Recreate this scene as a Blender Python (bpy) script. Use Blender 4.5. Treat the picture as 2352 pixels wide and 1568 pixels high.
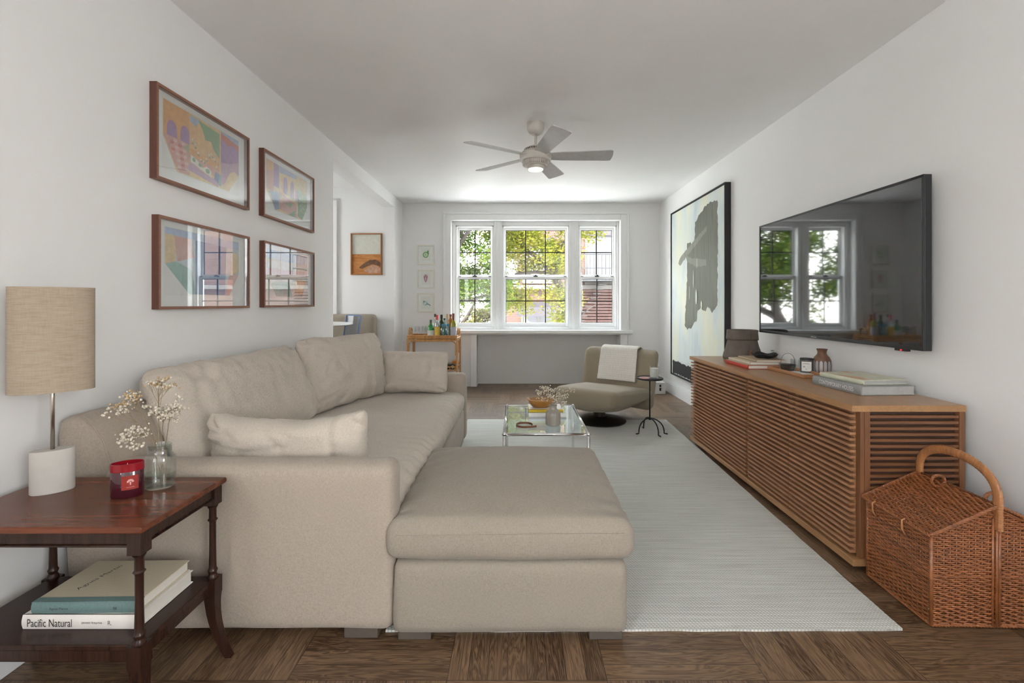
import bpy, bmesh, math, random
from mathutils import Vector, Matrix, noise
PI = math.pi
rad = math.radians
random.seed(7)
scene = bpy.context.scene
for o in list(bpy.data.objects): bpy.data.objects.remove(o)
COL = scene.collection

# ------------------------------------------------------------------ camera, sky, sun, exposure
CAMZ = 1.176
cd = bpy.data.cameras.new('camera'); cam = bpy.data.objects.new('camera', cd); COL.objects.link(cam)
cam.location = (0, 0, CAMZ); cam.rotation_euler = (rad(90), 0, 0)
cd.lens = 16.0; cd.sensor_width = 36.0; cd.shift_x = -0.0051; cd.shift_y = -0.037
cd.clip_start = 0.02
scene.camera = cam
vs = scene.view_settings
vs.view_transform = 'Standard'; vs.look = 'None'; vs.gamma = 1.0; vs.use_curve_mapping = False
vs.exposure = 1.18

w = bpy.data.worlds.new('sky'); scene.world = w; w.use_nodes = True
nt = w.node_tree; nt.nodes.clear()
out = nt.nodes.new('ShaderNodeOutputWorld'); bg = nt.nodes.new('ShaderNodeBackground')
tc = nt.nodes.new('ShaderNodeTexCoord'); sep = nt.nodes.new('ShaderNodeSeparateXYZ'); cr = nt.nodes.new('ShaderNodeValToRGB')
nt.links.new(tc.outputs['Generated'], sep.inputs[0])
mp = nt.nodes.new('ShaderNodeMath'); mp.operation = 'MULTIPLY_ADD'; mp.inputs[1].default_value = .5; mp.inputs[2].default_value = .5
nt.links.new(sep.outputs[2], mp.inputs[0]); nt.links.new(mp.outputs[0], cr.inputs[0])
e = cr.color_ramp.elements
e[0].position = 0.0; e[0].color = (.62, .60, .57, 1)
e[1].position = 1.0; e[1].color = (.72, .85, 1.0, 1)
n1 = e.new(.49); n1.color = (.66, .65, .63, 1)
n2 = e.new(.52); n2.color = (1.0, .99, .97, 1)
nt.links.new(cr.outputs[0], bg.inputs[0]); bg.inputs[1].default_value = 9.0
nt.links.new(bg.outputs[0], out.inputs[0])

sd = bpy.data.lights.new('sun', 'SUN'); sun = bpy.data.objects.new('sun', sd); COL.objects.link(sun)
sd.energy = 12; sd.angle = rad(1.0); sd.color = (1.0, .95, .86)
sun.rotation_euler = Vector((.75, .62, -.72)).to_track_quat('-Z', 'Y').to_euler()

def portal(loc, rot, sx, sy):
    d = bpy.data.lights.new('daylight_portal', 'AREA'); d.shape = 'RECTANGLE'; d.size = sx; d.size_y = sy
    d.cycles.is_portal = True
    o = bpy.data.objects.new('daylight_portal', d); COL.objects.link(o); o.location = loc; o.rotation_euler = rot
portal((.27, 6.80, 1.58), (rad(-90), 0, 0), 2.6, 1.7)      # emits towards -Y
portal((2.16, -1.4, 1.55), (rad(90), 0, rad(90)), 1.2, 1.4)  # guides sky light through the added right-hand opening
portal((-1.80, -1.4, 1.55), (rad(90), 0, rad(-90)), 1.2, 1.4)  # same for the added left-hand opening
portal((-4.1, 4.85, 1.6), (rad(90), 0, rad(-90)), .75, .85)

# ------------------------------------------------------------------ materials
MATS = {}
# (materials are kept by name)
class NT:
    def __init__(s, name):
        s.m = bpy.data.materials.new(name); s.m.use_nodes = True
        s.t = s.m.node_tree; s.b = s.t.nodes['Principled BSDF']; s.o = s.t.nodes['Material Output']
        MATS[name] = s.m
    def n(s, kind, **kw):
        x = s.t.nodes.new('ShaderNode' + kind)
        for k, v in kw.items():
            if hasattr(x, k): setattr(x, k, v)
        return x
    def l(s, a, b): s.t.links.new(a, b)
    def math(s, op, a, b=None, c=None):
        x = s.n('Math'); x.operation = op
        for i, v in enumerate((a, b, c)):
            if v is None: continue
            if isinstance(v, (int, float)): x.inputs[i].default_value = v
            else: s.l(v, x.inputs[i])
        return x.outputs[0]
    def coords(s, scale=(1, 1, 1), rot=(0, 0, 0), src='Object'):
        t = s.n('TexCoord'); m = s.n('Mapping'); m.inputs['Scale'].default_value = scale; m.inputs['Rotation'].default_value = rot
        s.l(t.outputs[src], m.inputs[0]); return m.outputs[0]
    def noise(s, vec, scale, detail=3, rough=.5, dist=0):
        x = s.n('TexNoise'); x.inputs['Scale'].default_value = scale; x.inputs['Detail'].default_value = detail
        x.inputs['Roughness'].default_value = rough; x.inputs['Distortion'].default_value = dist
        if vec is not None: s.l(vec, x.inputs['Vector'])
        return x.outputs[0]
    def ramp(s, fac, stops):
        r = s.n('ValToRGB'); e = r.color_ramp.elements
        e[0].position, e[0].color = stops[0][0], (*stops[0][1], 1)
        e[1].position, e[1].color = stops[-1][0], (*stops[-1][1], 1)
        for p, c in stops[1:-1]:
            q = e.new(p); q.color = (*c, 1)
        s.l(fac, r.inputs[0]); return r.outputs[0]
    def bump(s, h, strength=.3, dist=.002, prev=None):
        b = s.n('Bump'); b.inputs['Strength'].default_value = strength; b.inputs['Distance'].default_value = dist
        s.l(h, b.inputs['Height'])
        if prev is not None: s.l(prev, b.inputs['Normal'])
        s.l(b.outputs[0], s.b.inputs['Normal']); return b.outputs[0]
    def set(s, col=None, rough=None, metal=None, **kw):
        if col is not None: s.b.inputs['Base Color'].default_value = (*col, 1)
        if rough is not None: s.b.inputs['Roughness'].default_value = rough
        if metal is not None: s.b.inputs['Metallic'].default_value = metal
        for k, v in kw.items(): s.b.inputs[k.replace('_', ' ')].default_value = v
        return s

def shade(c, f): return tuple(min(1, x * f) for x in c)
def plain(name, col, rough=.5, metal=0, var=.06, scale=30, bump=0, **kw):
    s = NT(name).set(col, rough, metal, **kw)
    n = s.noise(s.coords(), scale, 3)
    s.l(s.ramp(n, [(.3, shade(col, 1 - var)), (.7, shade(col, 1 + var))]), s.b.inputs['Base Color'])
    if bump: s.bump(n, bump, .001)
    return s.m
def linen(name, col, sc=1.0, var=.12, bump=.35, sheen=.15):
    s = NT(name).set(col, .92); s.b.inputs['Sheen Weight'].default_value = sheen
    c = s.coords()
    a = s.noise(s.coords((900 * sc, 110 * sc, 110 * sc)), 1, 1); b = s.noise(s.coords((110 * sc, 110 * sc, 900 * sc)), 1, 1)
    d = s.noise(s.coords((110 * sc, 900 * sc, 110 * sc)), 1, 1)
    big = s.noise(c, 2.5, 2)
    ge = s.n('NewGeometry'); sn = s.n('SeparateXYZ'); s.l(ge.outputs['Normal'], sn.inputs[0])
    wx, wy, wz = [s.math('SUBTRACT', 1.0, s.math('ABSOLUTE', sn.outputs[i])) for i in range(3)]
    half = s.math('MULTIPLY', s.math('ADD', wx, s.math('ADD', wy, wz)), .5)
    a = s.math('MULTIPLY', s.math('SUBTRACT', a, .5), wx); d = s.math('MULTIPLY', s.math('SUBTRACT', d, .5), wy); b = s.math('MULTIPLY', s.math('SUBTRACT', b, .5), wz)
    mix = s.math('ADD', s.math('ADD', a, b), s.math('ADD', d, s.math('MULTIPLY', big, .3)))
    s.l(s.ramp(s.math('ADD', s.math('MULTIPLY', mix, .8), .38), [(.25, shade(col, 1 - var * 1.6)), (.5, col), (.75, shade(col, 1 + var))]), s.b.inputs['Base Color'])
    h = s.bump(mix, bump, .0012)
    wr = s.noise(s.coords((1, 1, 1)), 9, 4, .6, .6)
    s.bump(wr, .30, .014, h)
    return s.m
def wood(name, col, axis=0, rough=.4, contrast=.35, coat=0, sc=1.0):
    s = NT(name).set(col, rough); s.b.inputs['Coat Weight'].default_value = coat; s.b.inputs['Coat Roughness'].default_value = .12
    st = [34 * sc] * 3; st[axis] = 2.2 * sc
    n = s.noise(s.coords(tuple(st)), 1, 5, .6, .8)
    st2 = [220 * sc] * 3; st2[axis] = 7 * sc
    f = s.noise(s.coords(tuple(st2)), 1, 2)
    mx = s.math('ADD', s.math('MULTIPLY', n, .7), s.math('MULTIPLY', f, .3))
    s.l(s.ramp(mx, [(.34, shade(col, 1 - contrast)), (.5, col), (.66, shade(col, 1 + contrast * .8))]), s.b.inputs['Base Color'])
    s.bump(f, .12, .0006)
    return s.m
def thin_glass(name, tint=(1, 1, 1), ior=1.5, mixadd=0.0, rough=0.0):
    s = NT(name); s.t.nodes.remove(s.b)
    tr = s.n('BsdfTransparent'); tr.inputs[0].default_value = (*tint, 1)
    gl = s.n('BsdfGlossy'); gl.inputs['Roughness'].default_value = rough; gl.inputs[0].default_value = (1, 1, 1, 1)
    ge = s.n('NewGeometry'); dt_ = s.n('VectorMath'); dt_.operation = 'DOT_PRODUCT'; s.l(ge.outputs['Incoming'], dt_.inputs[0]); s.l(ge.outputs['Normal'], dt_.inputs[1])
    f0 = ((ior - 1) / (ior + 1)) ** 2 + mixadd
    fres = s.math('MULTIPLY_ADD', s.math('POWER', s.math('SUBTRACT', 1.0, s.math('ABSOLUTE', dt_.outputs['Value'])), 5.0), 1 - f0, f0)
    mx = s.n('MixShader'); s.l(fres, mx.inputs[0]); s.l(tr.outputs[0], mx.inputs[1]); s.l(gl.outputs[0], mx.inputs[2])
    s.l(mx.outputs[0], s.o.inputs[0]); return s.m

def wallmat(name, col, rough):
    s = NT(name).set(col, rough)
    n = s.noise(s.coords(), 2.2, 3); s.l(s.ramp(n, [(.3, shade(col, .985)), (.7, shade(col, 1.01))]), s.b.inputs['Base Color'])
    s.bump(s.noise(s.coords(), 140, 2), .05, .001); return s.m
M_WALL = wallmat('wall_paint', (.86, .855, .845), .55)
M_CEIL = wallmat('ceiling_paint', (.91, .905, .895), .5)
M_TRIM = plain('trim_paint', (.84, .84, .83), .35, var=.01)
M_NICHE = wallmat('niche_grey', (.70, .69, .675), .6)  # same finish as the walls in a darker tone
M_LINEN = linen('natural_linen', (.40, .338, .278))
M_LINEN2 = linen('cushion_linen', (.55, .487, .415), 1.0, .12, .35)
M_OTTO = linen('ottoman_linen', (.315, .272, .222), 1.0)
M_TAUPE = linen('taupe_upholstery', (.30, .25, .18), 1.6, .1, .25)
M_BENCH = linen('bench_fabric', (.33, .285, .22), 1.4, .1)
M_THROW = plain('cream_knit', (.80, .76, .69), .95, var=.05, scale=200)
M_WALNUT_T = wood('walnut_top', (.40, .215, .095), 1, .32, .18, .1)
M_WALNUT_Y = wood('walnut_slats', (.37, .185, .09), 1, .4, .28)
M_WALNUT_X = wood('walnut_end_shaded', (.20, .085, .037), 0, .42, .28)  # console ends, their shade put into a darker walnut colour
M_WALNUT_Z = wood('walnut_upright_shaded', (.21, .09, .04), 2, .42, .25)  # end stiles, darkened in colour for the same shade
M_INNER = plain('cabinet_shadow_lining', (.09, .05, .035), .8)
M_MAHOG = wood('mahogany_top', (.125, .036, .016), 0, .24, .5, .05, .6)
M_MAHOG_D = wood('mahogany_dark', (.032, .014, .009), 2, .26, .4, .0)
for m_ in (M_MAHOG, M_MAHOG_D): m_.node_tree.nodes['Principled BSDF'].inputs['Specular IOR Level'].default_value = .28
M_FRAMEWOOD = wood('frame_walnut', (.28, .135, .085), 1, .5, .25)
M_FRAMEWOOD_Z = wood('frame_walnut_shaded_side', (.125, .045, .028), 2, .5, .25)  # side faces of the frames, shade put into the wood colour
M_CHROME = plain('chrome', (.80, .80, .80), .1, 1, var=.01)
M_NICKEL = plain('brushed_nickel', (.60, .56, .50), .3, 1, var=.03)
M_IRON = plain('black_iron', (.022, .022, .024), .45, .4)
M_BLACK = plain('matte_black', (.018, .018, .02), .5)
M_TVFRAME = plain('television_bezel', (.03, .032, .035), .35, .3)
M_CONCRETE = plain('pale_concrete', (.52, .49, .45), .8, var=.06, scale=18, bump=.1)
M_WHITE = plain('white_plastic', (.82, .82, .80), .4, var=.01)
M_CREAM = plain('cream_frame_paint', (.80, .76, .66), .45, var=.02)
M_MAT = plain('mat_board', (.90, .89, .875), .8, var=.01)
M_PAPER = plain('print_paper', (.84, .83, .80), .8, var=.02)
M_PAGES = plain('book_pages', (.72, .69, .62), .8, var=.05, scale=3)
M_FAN = plain('fan_enamel', (.62, .58, .52), .3, var=.02)
M_BLADE = plain('fan_blade_grey', (.56, .56, .55), .3, var=.05)
M_RATTAN = wood('golden_rattan', (.56, .30, .115), 2, .4, .3)
M_WICKER = wood('chestnut_wicker', (.29, .10, .033), 1, .3, .45, .3, 1.5)
M_WICKER_H = wood('honey_cane', (.42, .18, .068), 2, .35, .35, .2, 1.5)
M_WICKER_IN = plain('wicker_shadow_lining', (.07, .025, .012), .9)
M_SOFAFOOT = plain('grey_brown_foot', (.10, .08, .065), .6)
M_GLASS_WIN = thin_glass('window_pane', (.98, .99, .98), 1.45)
M_GLASS_FRAME = thin_glass('picture_glass', (.96, .97, .97), 1.6, .08)
M_GLASS_TABLE = thin_glass('table_glass', (.88, .94, .95), 1.6, .05)
M_GLASS_CLEAR = thin_glass('clear_drinking_glass', (.93, .95, .95), 1.5, .03)
M_GLASS_BLUE = thin_glass('blue_acrylic', (.62, .70, .88), 1.3, .0)

def floor_mat():
    s = NT('oak_parquet').set((.15, .09, .05), .34)
    s.b.inputs['Specular IOR Level'].default_value = .45
    t = s.n('TexCoord'); sp = s.n('SeparateXYZ'); s.l(t.outputs['Object'], sp.inputs[0])
    B = .5; P = B / 8
    x = s.math('SUBTRACT', sp.outputs[0], -19.22); y = s.math('SUBTRACT', sp.outputs[1], -18.58)
    bx = s.math('FLOOR', s.math('DIVIDE', x, B)); by = s.math('FLOOR', s.math('DIVIDE', y, B))
    par = s.math('MODULO', s.math('ADD', bx, by), 2.0)
    inv = s.math('SUBTRACT', 1.0, par)
    u = s.math('ADD', s.math('MULTIPLY', x, par), s.math('MULTIPLY', y, inv))
    v = s.math('ADD', s.math('MULTIPLY', y, par), s.math('MULTIPLY', x, inv))
    pid = s.math('FLOOR', s.math('DIVIDE', v, P)); pf = s.math('FRACT', s.math('DIVIDE', v, P)); uf = s.math('FRACT', s.math('DIVIDE', u, B))
    seed = s.math('ADD', s.math('MULTIPLY', pid, 3.17), s.math('ADD', s.math('MULTIPLY', bx, 7.31), s.math('MULTIPLY', by, 13.7)))
    wn = s.n('TexWhiteNoise'); wn.noise_dimensions = '1D'; s.l(seed, wn.inputs['W'])
    cb = s.n('CombineXYZ'); s.l(s.math('MULTIPLY', u, 2.4), cb.inputs[0]); s.l(s.math('MULTIPLY', v, 26.0), cb.inputs[1]); s.l(seed, cb.inputs[2])
    g1 = s.noise(cb.outputs[0], 1.0, 3, .55, 1.2)
    bands = s.math('FRACT', s.math('MULTIPLY', g1, 9.0))
    bands = s.math('ABSOLUTE', s.math('SUBTRACT', bands, .5))
    cb2 = s.n('CombineXYZ'); s.l(s.math('MULTIPLY', u, 16.0), cb2.inputs[0]); s.l(s.math('MULTIPLY', v, 420.0), cb2.inputs[1]); s.l(seed, cb2.inputs[2])
    g2 = s.noise(cb2.outputs[0], 1.0, 2)
    val = s.math('ADD', s.math('MULTIPLY', bands, .75), s.math('ADD', s.math('MULTIPLY', g2, .45), s.math('MULTIPLY', wn.outputs['Value'], .30)))
    col = s.ramp(val, [(.18, (.040, .021, .011)), (.42, (.095, .054, .028)), (.62, (.165, .099, .054)), (.95, (.25, .160, .095))])
    gap = s.math('MULTIPLY', s.math('GREATER_THAN', pf, .025), s.math('GREATER_THAN', uf, .004))
    mx = s.n('Mix'); mx.data_type = 'RGBA'; s.l(gap, mx.inputs[0]); mx.inputs[6].default_value = (.015, .009, .006, 1); s.l(col, mx.inputs[7])
    s.l(mx.outputs[2], s.b.inputs['Base Color'])
    h = s.math('ADD', s.math('MULTIPLY', gap, 1.0), s.math('MULTIPLY', val, .35)); s.bump(h, .25, .0012)
    return s.m
M_FLOOR = floor_mat()
def rug_mat():
    s = NT('woven_rug').set((.66, .66, .62), .95)
    t = s.n('TexCoord'); sp = s.n('SeparateXYZ'); s.l(t.outputs['Object'], sp.inputs[0])
    nz = s.noise(s.coords((2, 30, 1)), 1, 3)
    x = s.math('ADD', sp.outputs[0], s.math('MULTIPLY', nz, .004))
    row = s.math('FLOOR', s.math('DIVIDE', sp.outputs[1], .0085))
    ry = s.math('ABSOLUTE', s.math('SINE', s.math('MULTIPLY', sp.outputs[1], PI / .0085)))
    rx = s.math('ABSOLUTE', s.math('SINE', s.math('ADD', s.math('MULTIPLY', x, PI / .013), s.math('MULTIPLY', row, .9))))
    h = s.math('MULTIPLY', s.math('POWER', ry, .6), s.math('POWER', rx, .6))
    st = s.noise(s.coords((3, 110, 1)), 1, 3)
    v = s.math('ADD', s.math('MULTIPLY', h, .55), s.math('MULTIPLY', st, .6))
    s.l(s.ramp(v, [(.2, (.30, .295, .265)), (.52, (.54, .54, .50)), (.85, (.70, .70, .655))]), s.b.inputs['Base Color'])
    s.bump(h, .6, .003); return s.m
M_RUG = rug_mat()
def knit_mat():
    s = NT('cream_cable_knit').set((.80, .76, .69), .95)
    a = s.n('TexWave'); a.inputs['Scale'].default_value = 22; a.bands_direction = 'X'; s.l(s.coords(), a.inputs[0]); 
    b = s.n('TexWave'); b.inputs['Scale'].default_value = 14; b.bands_direction = 'Z'; s.l(s.coords(), b.inputs[0])
    h = s.math('MULTIPLY', a.outputs['Fac'], s.math('ADD', .5, s.math('MULTIPLY', b.outputs['Fac'], .5)))
    s.l(s.ramp(h, [(.1, (.72, .67, .60)), (.6, (.84, .81, .75))]), s.b.inputs['Base Color'])
    s.bump(h, .6, .004); return s.m
M_KNIT = knit_mat()
def shade_mat():
    s = NT('linen_lampshade').set((.60, .49, .37), .9)
    a = s.noise(s.coords((25, 25, 330)), 1, 3); b = s.noise(s.coords((420, 420, 30)), 1, 2)
    v = s.math('ADD', s.math('MULTIPLY', a, .7), s.math('MULTIPLY', b, .3))
    s.l(s.ramp(v, [(.25, (.30, .235, .165)), (.5, (.39, .315, .235)), (.75, (.44, .37, .285))]), s.b.inputs['Base Color'])
    s.bump(v, .3, .001); return s.m
M_SHADE = shade_mat()

# ------------------------------------------------------------------ mesh builder
class MB:
    def __init__(s): s.bm = bmesh.new(); s.mi = 0
    def face(s, vs):
        try: f = s.bm.faces.new(vs); f.material_index = s.mi; return f
        except ValueError: return None
    def box(s, x0, y0, z0, x1, y1, z1):
        v = [s.bm.verts.new(p) for p in ((x0, y0, z0), (x1, y0, z0), (x1, y1, z0), (x0, y1, z0), (x0, y0, z1), (x1, y0, z1), (x1, y1, z1), (x0, y1, z1))]
        for q in ((0, 3, 2, 1), (4, 5, 6, 7), (0, 1, 5, 4), (1, 2, 6, 5), (2, 3, 7, 6), (3, 0, 4, 7)): s.face([v[i] for i in q])
        return s
    def obox(s, c, size, rot):
        R = rot if isinstance(rot, Matrix) else Matrix.Rotation(rot, 3, 'Z'); c = Vector(c)
        v = []
        for z in (-1, 1):
            for (x, y) in ((-1, -1), (1, -1), (1, 1), (-1, 1)):
                v.append(s.bm.verts.new(c + R @ Vector((x * size[0] / 2, y * size[1] / 2, z * size[2] / 2))))
        for q in ((0, 3, 2, 1), (4, 5, 6, 7), (0, 1, 5, 4), (1, 2, 6, 5), (2, 3, 7, 6), (3, 0, 4, 7)): s.face([v[i] for i in q])
        return s
    def tube(s, pts, r, n=8, closed=False, cap=True, flat=None):
        pts = [Vector(p) for p in pts]; N = len(pts); rings = []
        rs = r if isinstance(r, (list, tuple)) else [r] * N
        prev = None
        for i, p in enumerate(pts):
            if closed: t = pts[(i + 1) % N] - pts[i - 1]
            else: t = pts[min(i + 1, N - 1)] - pts[max(i - 1, 0)]
            if t.length < 1e-9: t = Vector((0, 0, 1))
            t.normalize()
            if prev is None:
                a = Vector((0, 0, 1)) if abs(t.z) < .9 else Vector((1, 0, 0))
                nrm = t.cross(a).normalized()
            else:
                nrm = prev - t * prev.dot(t)
                if nrm.length < 1e-6: nrm = t.orthogonal()
                nrm.normalize()
            prev = nrm; bn = t.cross(nrm)
            f = flat if flat else 1.0
            rings.append([s.bm.verts.new(p + (nrm * math.cos(2 * PI * k / n) + bn * f * math.sin(2 * PI * k / n)) * rs[i]) for k in range(n)])
        for i in range(N if closed else N - 1):
            a, b = rings[i], rings[(i + 1) % N]
            for k in range(n): s.face([a[k], a[(k + 1) % n], b[(k + 1) % n], b[k]])
        if cap and not closed:
            s.face(rings[0][::-1]); s.face(rings[-1])
        return s
    def lathe(s, prof, c=(0, 0, 0), n=32, ex=1.0, ey=1.0, rot=0.0, capb=True, capt=True):
        c = Vector(c); rings = []
        ca, sa = math.cos(rot), math.sin(rot)
        for (r, z) in prof:
            ring = []
            for k in range(n):
                a = 2 * PI * k / n; x = r * ex * math.cos(a); y = r * ey * math.sin(a)
                ring.append(s.bm.verts.new((c.x + x * ca - y * sa, c.y + x * sa + y * ca, c.z + z)))
            rings.append(ring)
        for a, b in zip(rings, rings[1:]):
            for k in range(n): s.face([a[k], a[(k + 1) % n], b[(k + 1) % n], b[k]])
        if capb and prof[0][0] > 1e-5: s.face(rings[0][::-1])
        if capt and prof[-1][0] > 1e-5: s.face(rings[-1])
        return s
    def prism(s, poly, axis, a0, a1):
        """poly: 2D points in the other two axes (in axis order), extruded from a0 to a1 on axis."""
        def mk(p, a):
            q = list(p); q.insert(axis, a); return q
        A = [s.bm.verts.new(mk(p, a0)) for p in poly]; B = [s.bm.verts.new(mk(p, a1)) for p in poly]
        n = len(poly)
        s.face(A[::-1]); s.face(B)
        for i in range(n): s.face([A[i], A[(i + 1) % n], B[(i + 1) % n], B[i]])
        return s
    def ball(s, c, r, seg=6, rings=4):
        c = Vector(c)
        rr = []
        for i in range(1, rings):
            th = PI * i / rings
            rr.append([s.bm.verts.new(c + Vector((math.sin(th) * math.cos(2 * PI * k / seg), math.sin(th) * math.sin(2 * PI * k / seg), math.cos(th))) * r) for k in range(seg)])
        t = s.bm.verts.new(c + Vector((0, 0, r))); b = s.bm.verts.new(c - Vector((0, 0, r)))
        for k in range(seg):
            s.face([t, rr[0][k], rr[0][(k + 1) % seg]]); s.face([b, rr[-1][(k + 1) % seg], rr[-1][k]])
        for a, bb in zip(rr, rr[1:]):
            for k in range(seg): s.face([a[k], bb[k], bb[(k + 1) % seg], a[(k + 1) % seg]])
        return s
    def softbox(s, c, size, r, res=.03, fn=None):
        """rounded box; fn(p, u, v, w) may return a displaced point (u,v,w in -1..1)"""
        c = Vector(c); h = Vector(size) / 2; r = min(r, min(h) * .999)
        nn = [max(4, int(size[i] / res)) for i in range(3)]
        cache = {}
        def vert(i, j, k):
            key = (i, j, k)
            if key in cache: return cache[key]
            u = Vector((2 * i / nn[0] - 1, 2 * j / nn[1] - 1, 2 * k / nn[2] - 1))
            p = Vector([h[a] * u[a] for a in range(3)])
            q = Vector([max(-h[a] + r, min(h[a] - r, p[a])) for a in range(3)])
            d = p - q
            if d.length > 1e-9:
                m = max(abs(d.x), abs(d.y), abs(d.z)); d = d.normalized() * m
                p = q + d
            if fn: p = fn(p, u.x, u.y, u.z)
            cache[key] = s.bm.verts.new(c + p); return cache[key]
        X, Y, Z = nn
        for i in range(X):
            for j in range(Y):
                s.face([vert(i, j, 0), vert(i, j + 1, 0), vert(i + 1, j + 1, 0), vert(i + 1, j, 0)])
                s.face([vert(i, j, Z), vert(i + 1, j, Z), vert(i + 1, j + 1, Z), vert(i, j + 1, Z)])
        for i in range(X):
            for k in range(Z):
                s.face([vert(i, 0, k), vert(i + 1, 0, k), vert(i + 1, 0, k + 1), vert(i, 0, k + 1)])
                s.face([vert(i, Y, k), vert(i, Y, k + 1), vert(i + 1, Y, k + 1), vert(i + 1, Y, k)])
        for j in range(Y):
            for k in range(Z):
                s.face([vert(0, j, k), vert(0, j, k + 1), vert(0, j + 1, k + 1), vert(0, j + 1, k)])
                s.face([vert(X, j, k), vert(X, j + 1, k), vert(X, j + 1, k + 1), vert(X, j, k + 1)])
        return s
    def build(s, name, mat, parent=None, smooth=False, bevel=0, seg=2, loc=None, rot=None, fix=True, origin=None):
        if fix: bmesh.ops.recalc_face_normals(s.bm, faces=s.bm.faces)
        me = bpy.data.meshes.new(name); 
        if parent is None and origin is None and len(s.bm.verts) and loc is None:
            xs = [v.co.x for v in s.bm.verts]; ys = [v.co.y for v in s.bm.verts]; zs = [v.co.z for v in s.bm.verts]
            origin = ((min(xs) + max(xs)) / 2, (min(ys) + max(ys)) / 2, min(zs))
        if origin: bmesh.ops.translate(s.bm, verts=s.bm.verts, vec=-Vector(origin))
        s.bm.to_mesh(me); s.bm.free()
        for m in (mat if isinstance(mat, (list, tuple)) else [mat]): me.materials.append(m)
        if smooth: me.polygons.foreach_set('use_smooth', [True] * len(me.polygons))
        o = bpy.data.objects.new(name, me); COL.objects.link(o)
        if parent: o.parent = parent
        if origin: o.location = origin
        if loc is not None: o.location = loc
        if rot is not None: o.rotation_euler = rot
        if bevel:
            b = o.modifiers.new('bevel', 'BEVEL'); b.width = bevel; b.segments = seg; b.limit_method = 'ANGLE'; b.angle_limit = rad(35)
            b.harden_normals = True
            me.polygons.foreach_set('use_smooth', [True] * len(me.polygons))
        return o
def smooth_by_angle(o, a=35):
    me = o.data; bm = bmesh.new(); bm.from_mesh(me)
    for e_ in bm.edges:
        if len(e_.link_faces) == 2 and e_.calc_face_angle(0) > rad(a): e_.smooth = False
        else: e_.smooth = True
    for f in bm.faces: f.smooth = True
    bm.to_mesh(me); bm.free(); return o

def tag(o, label=None, cat=None, group=None, kind=None):
    if label: o['label'] = label
    if cat: o['category'] = cat
    if group: o['group'] = group
    if kind: o['kind'] = kind
    return o
def thing(name, label, cat, loc=(0, 0, 0), rot=(0, 0, 0), group=None):
    o = bpy.data.objects.new(name, None); COL.objects.link(o); o.empty_display_size = .05
    o.location = loc; o.rotation_euler = rot if isinstance(rot, (tuple, list)) else (0, 0, rot)
    return tag(o, label, cat, group)
def struct(name, mb, mat, **kw):
    o = mb.build(name, mat, **kw)
    if not kw.get('parent'): o['kind'] = 'structure'
    return o
def children(o): return [c for c in bpy.data.objects if c.parent == o]
def copy_tree(o, parent=None):
    c = o.copy(); COL.objects.link(c); c.parent = parent
    for ch in children(o): copy_tree(ch, c)
    return c
def text_part(string, width, height, mat, parent, loc, rot, name='lettering', extrude=.0004):
    cu = bpy.data.curves.new('lettering_curve', 'FONT'); cu.body = string; cu.size = 1; cu.extrude = 0
    cu.align_x = 'LEFT'; to = bpy.data.objects.new('lettering_curve', cu); COL.objects.link(to)
    bpy.context.view_layer.update()
    dg = bpy.context.evaluated_depsgraph_get(); me = bpy.data.meshes.new_from_object(to.evaluated_get(dg))
    bpy.data.objects.remove(to); bpy.data.curves.remove(cu)
    xs = [v.co.x for v in me.vertices]; ys = [v.co.y for v in me.vertices]
    x0, x1, y0, y1 = min(xs), max(xs), min(ys), max(ys)
    for v in me.vertices:
        v.co.x = (v.co.x - x0) / (x1 - x0) * width - width / 2; v.co.y = (v.co.y - y0) / (y1 - y0) * height - height / 2; v.co.z = 0
    me.materials.clear(); me.materials.append(mat); me.name = name
    o = bpy.data.objects.new(name, me); COL.objects.link(o); o.parent = parent; o.location = loc; o.rotation_euler = rot
    return o

# ------------------------------------------------------------------ room shell
XL, XR, YB, ZC, YN = -1.63, 2.02, 6.47, 2.6, -2.2
struct('floor', MB().box(-4.1, YN - .1, -.1, XR + .12, YB + .3, 0), M_FLOOR, origin=(0, 0, 0))
struct('ceiling', MB().box(XL - .15, YN - .1, ZC, XR + .12, YB + .3, ZC + .12), M_CEIL)
struct('wall_right', MB().box(XR, -.5, 0, XR + .12, YB + .3, ZC).box(XR, YN - .1, 0, XR + .12, -2.0, ZC).box(XR, -2.0, 0, XR + .12, -.9, .9).box(XR, -2.0, 2.2, XR + .12, -.9, ZC).box(XR, -.9, 0, XR + .12, -.5, ZC), M_WALL)
wl = MB().box(XL - .15, -.5, 0, XL, 4.03, ZC).box(XL - .15, YN - .1, 0, XL, -2.0, ZC).box(XL - .15, -2.0, 0, XL, -.9, .9).box(XL - .15, -2.0, 2.2, XL, -.9, ZC).box(XL - .15, -.9, 0, XL, -.5, ZC)
wl.box(XL - .15, 4.03, 2.456, XL, 6.03, ZC).box(XL - .15, 6.03, 0, XL, YB + .3, ZC)
struct('wall_left', wl, M_WALL)
# back wall: opening for the triple window, niche below the sill
NX0, NX1 = -.573, 1.46
wb = MB()
wb.box(XL, YB, 0, -.94, YB + .3, ZC).box(1.467, YB, 0, XR, YB + .3, ZC).box(-.94, YB, 2.36, 1.467, YB + .3, ZC)
wb.box(-.94, YB, 0, NX0, YB + .3, .78)
struct('wall_back', wb, M_WALL)
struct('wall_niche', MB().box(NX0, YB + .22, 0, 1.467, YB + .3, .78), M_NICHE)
# wall behind the camera; openings added in the side walls let in fill daylight
wn_ = MB().box(XL, YN - .1, 0, XR, YN, ZC)
struct('wall_near', wn_, M_WALL)
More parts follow.
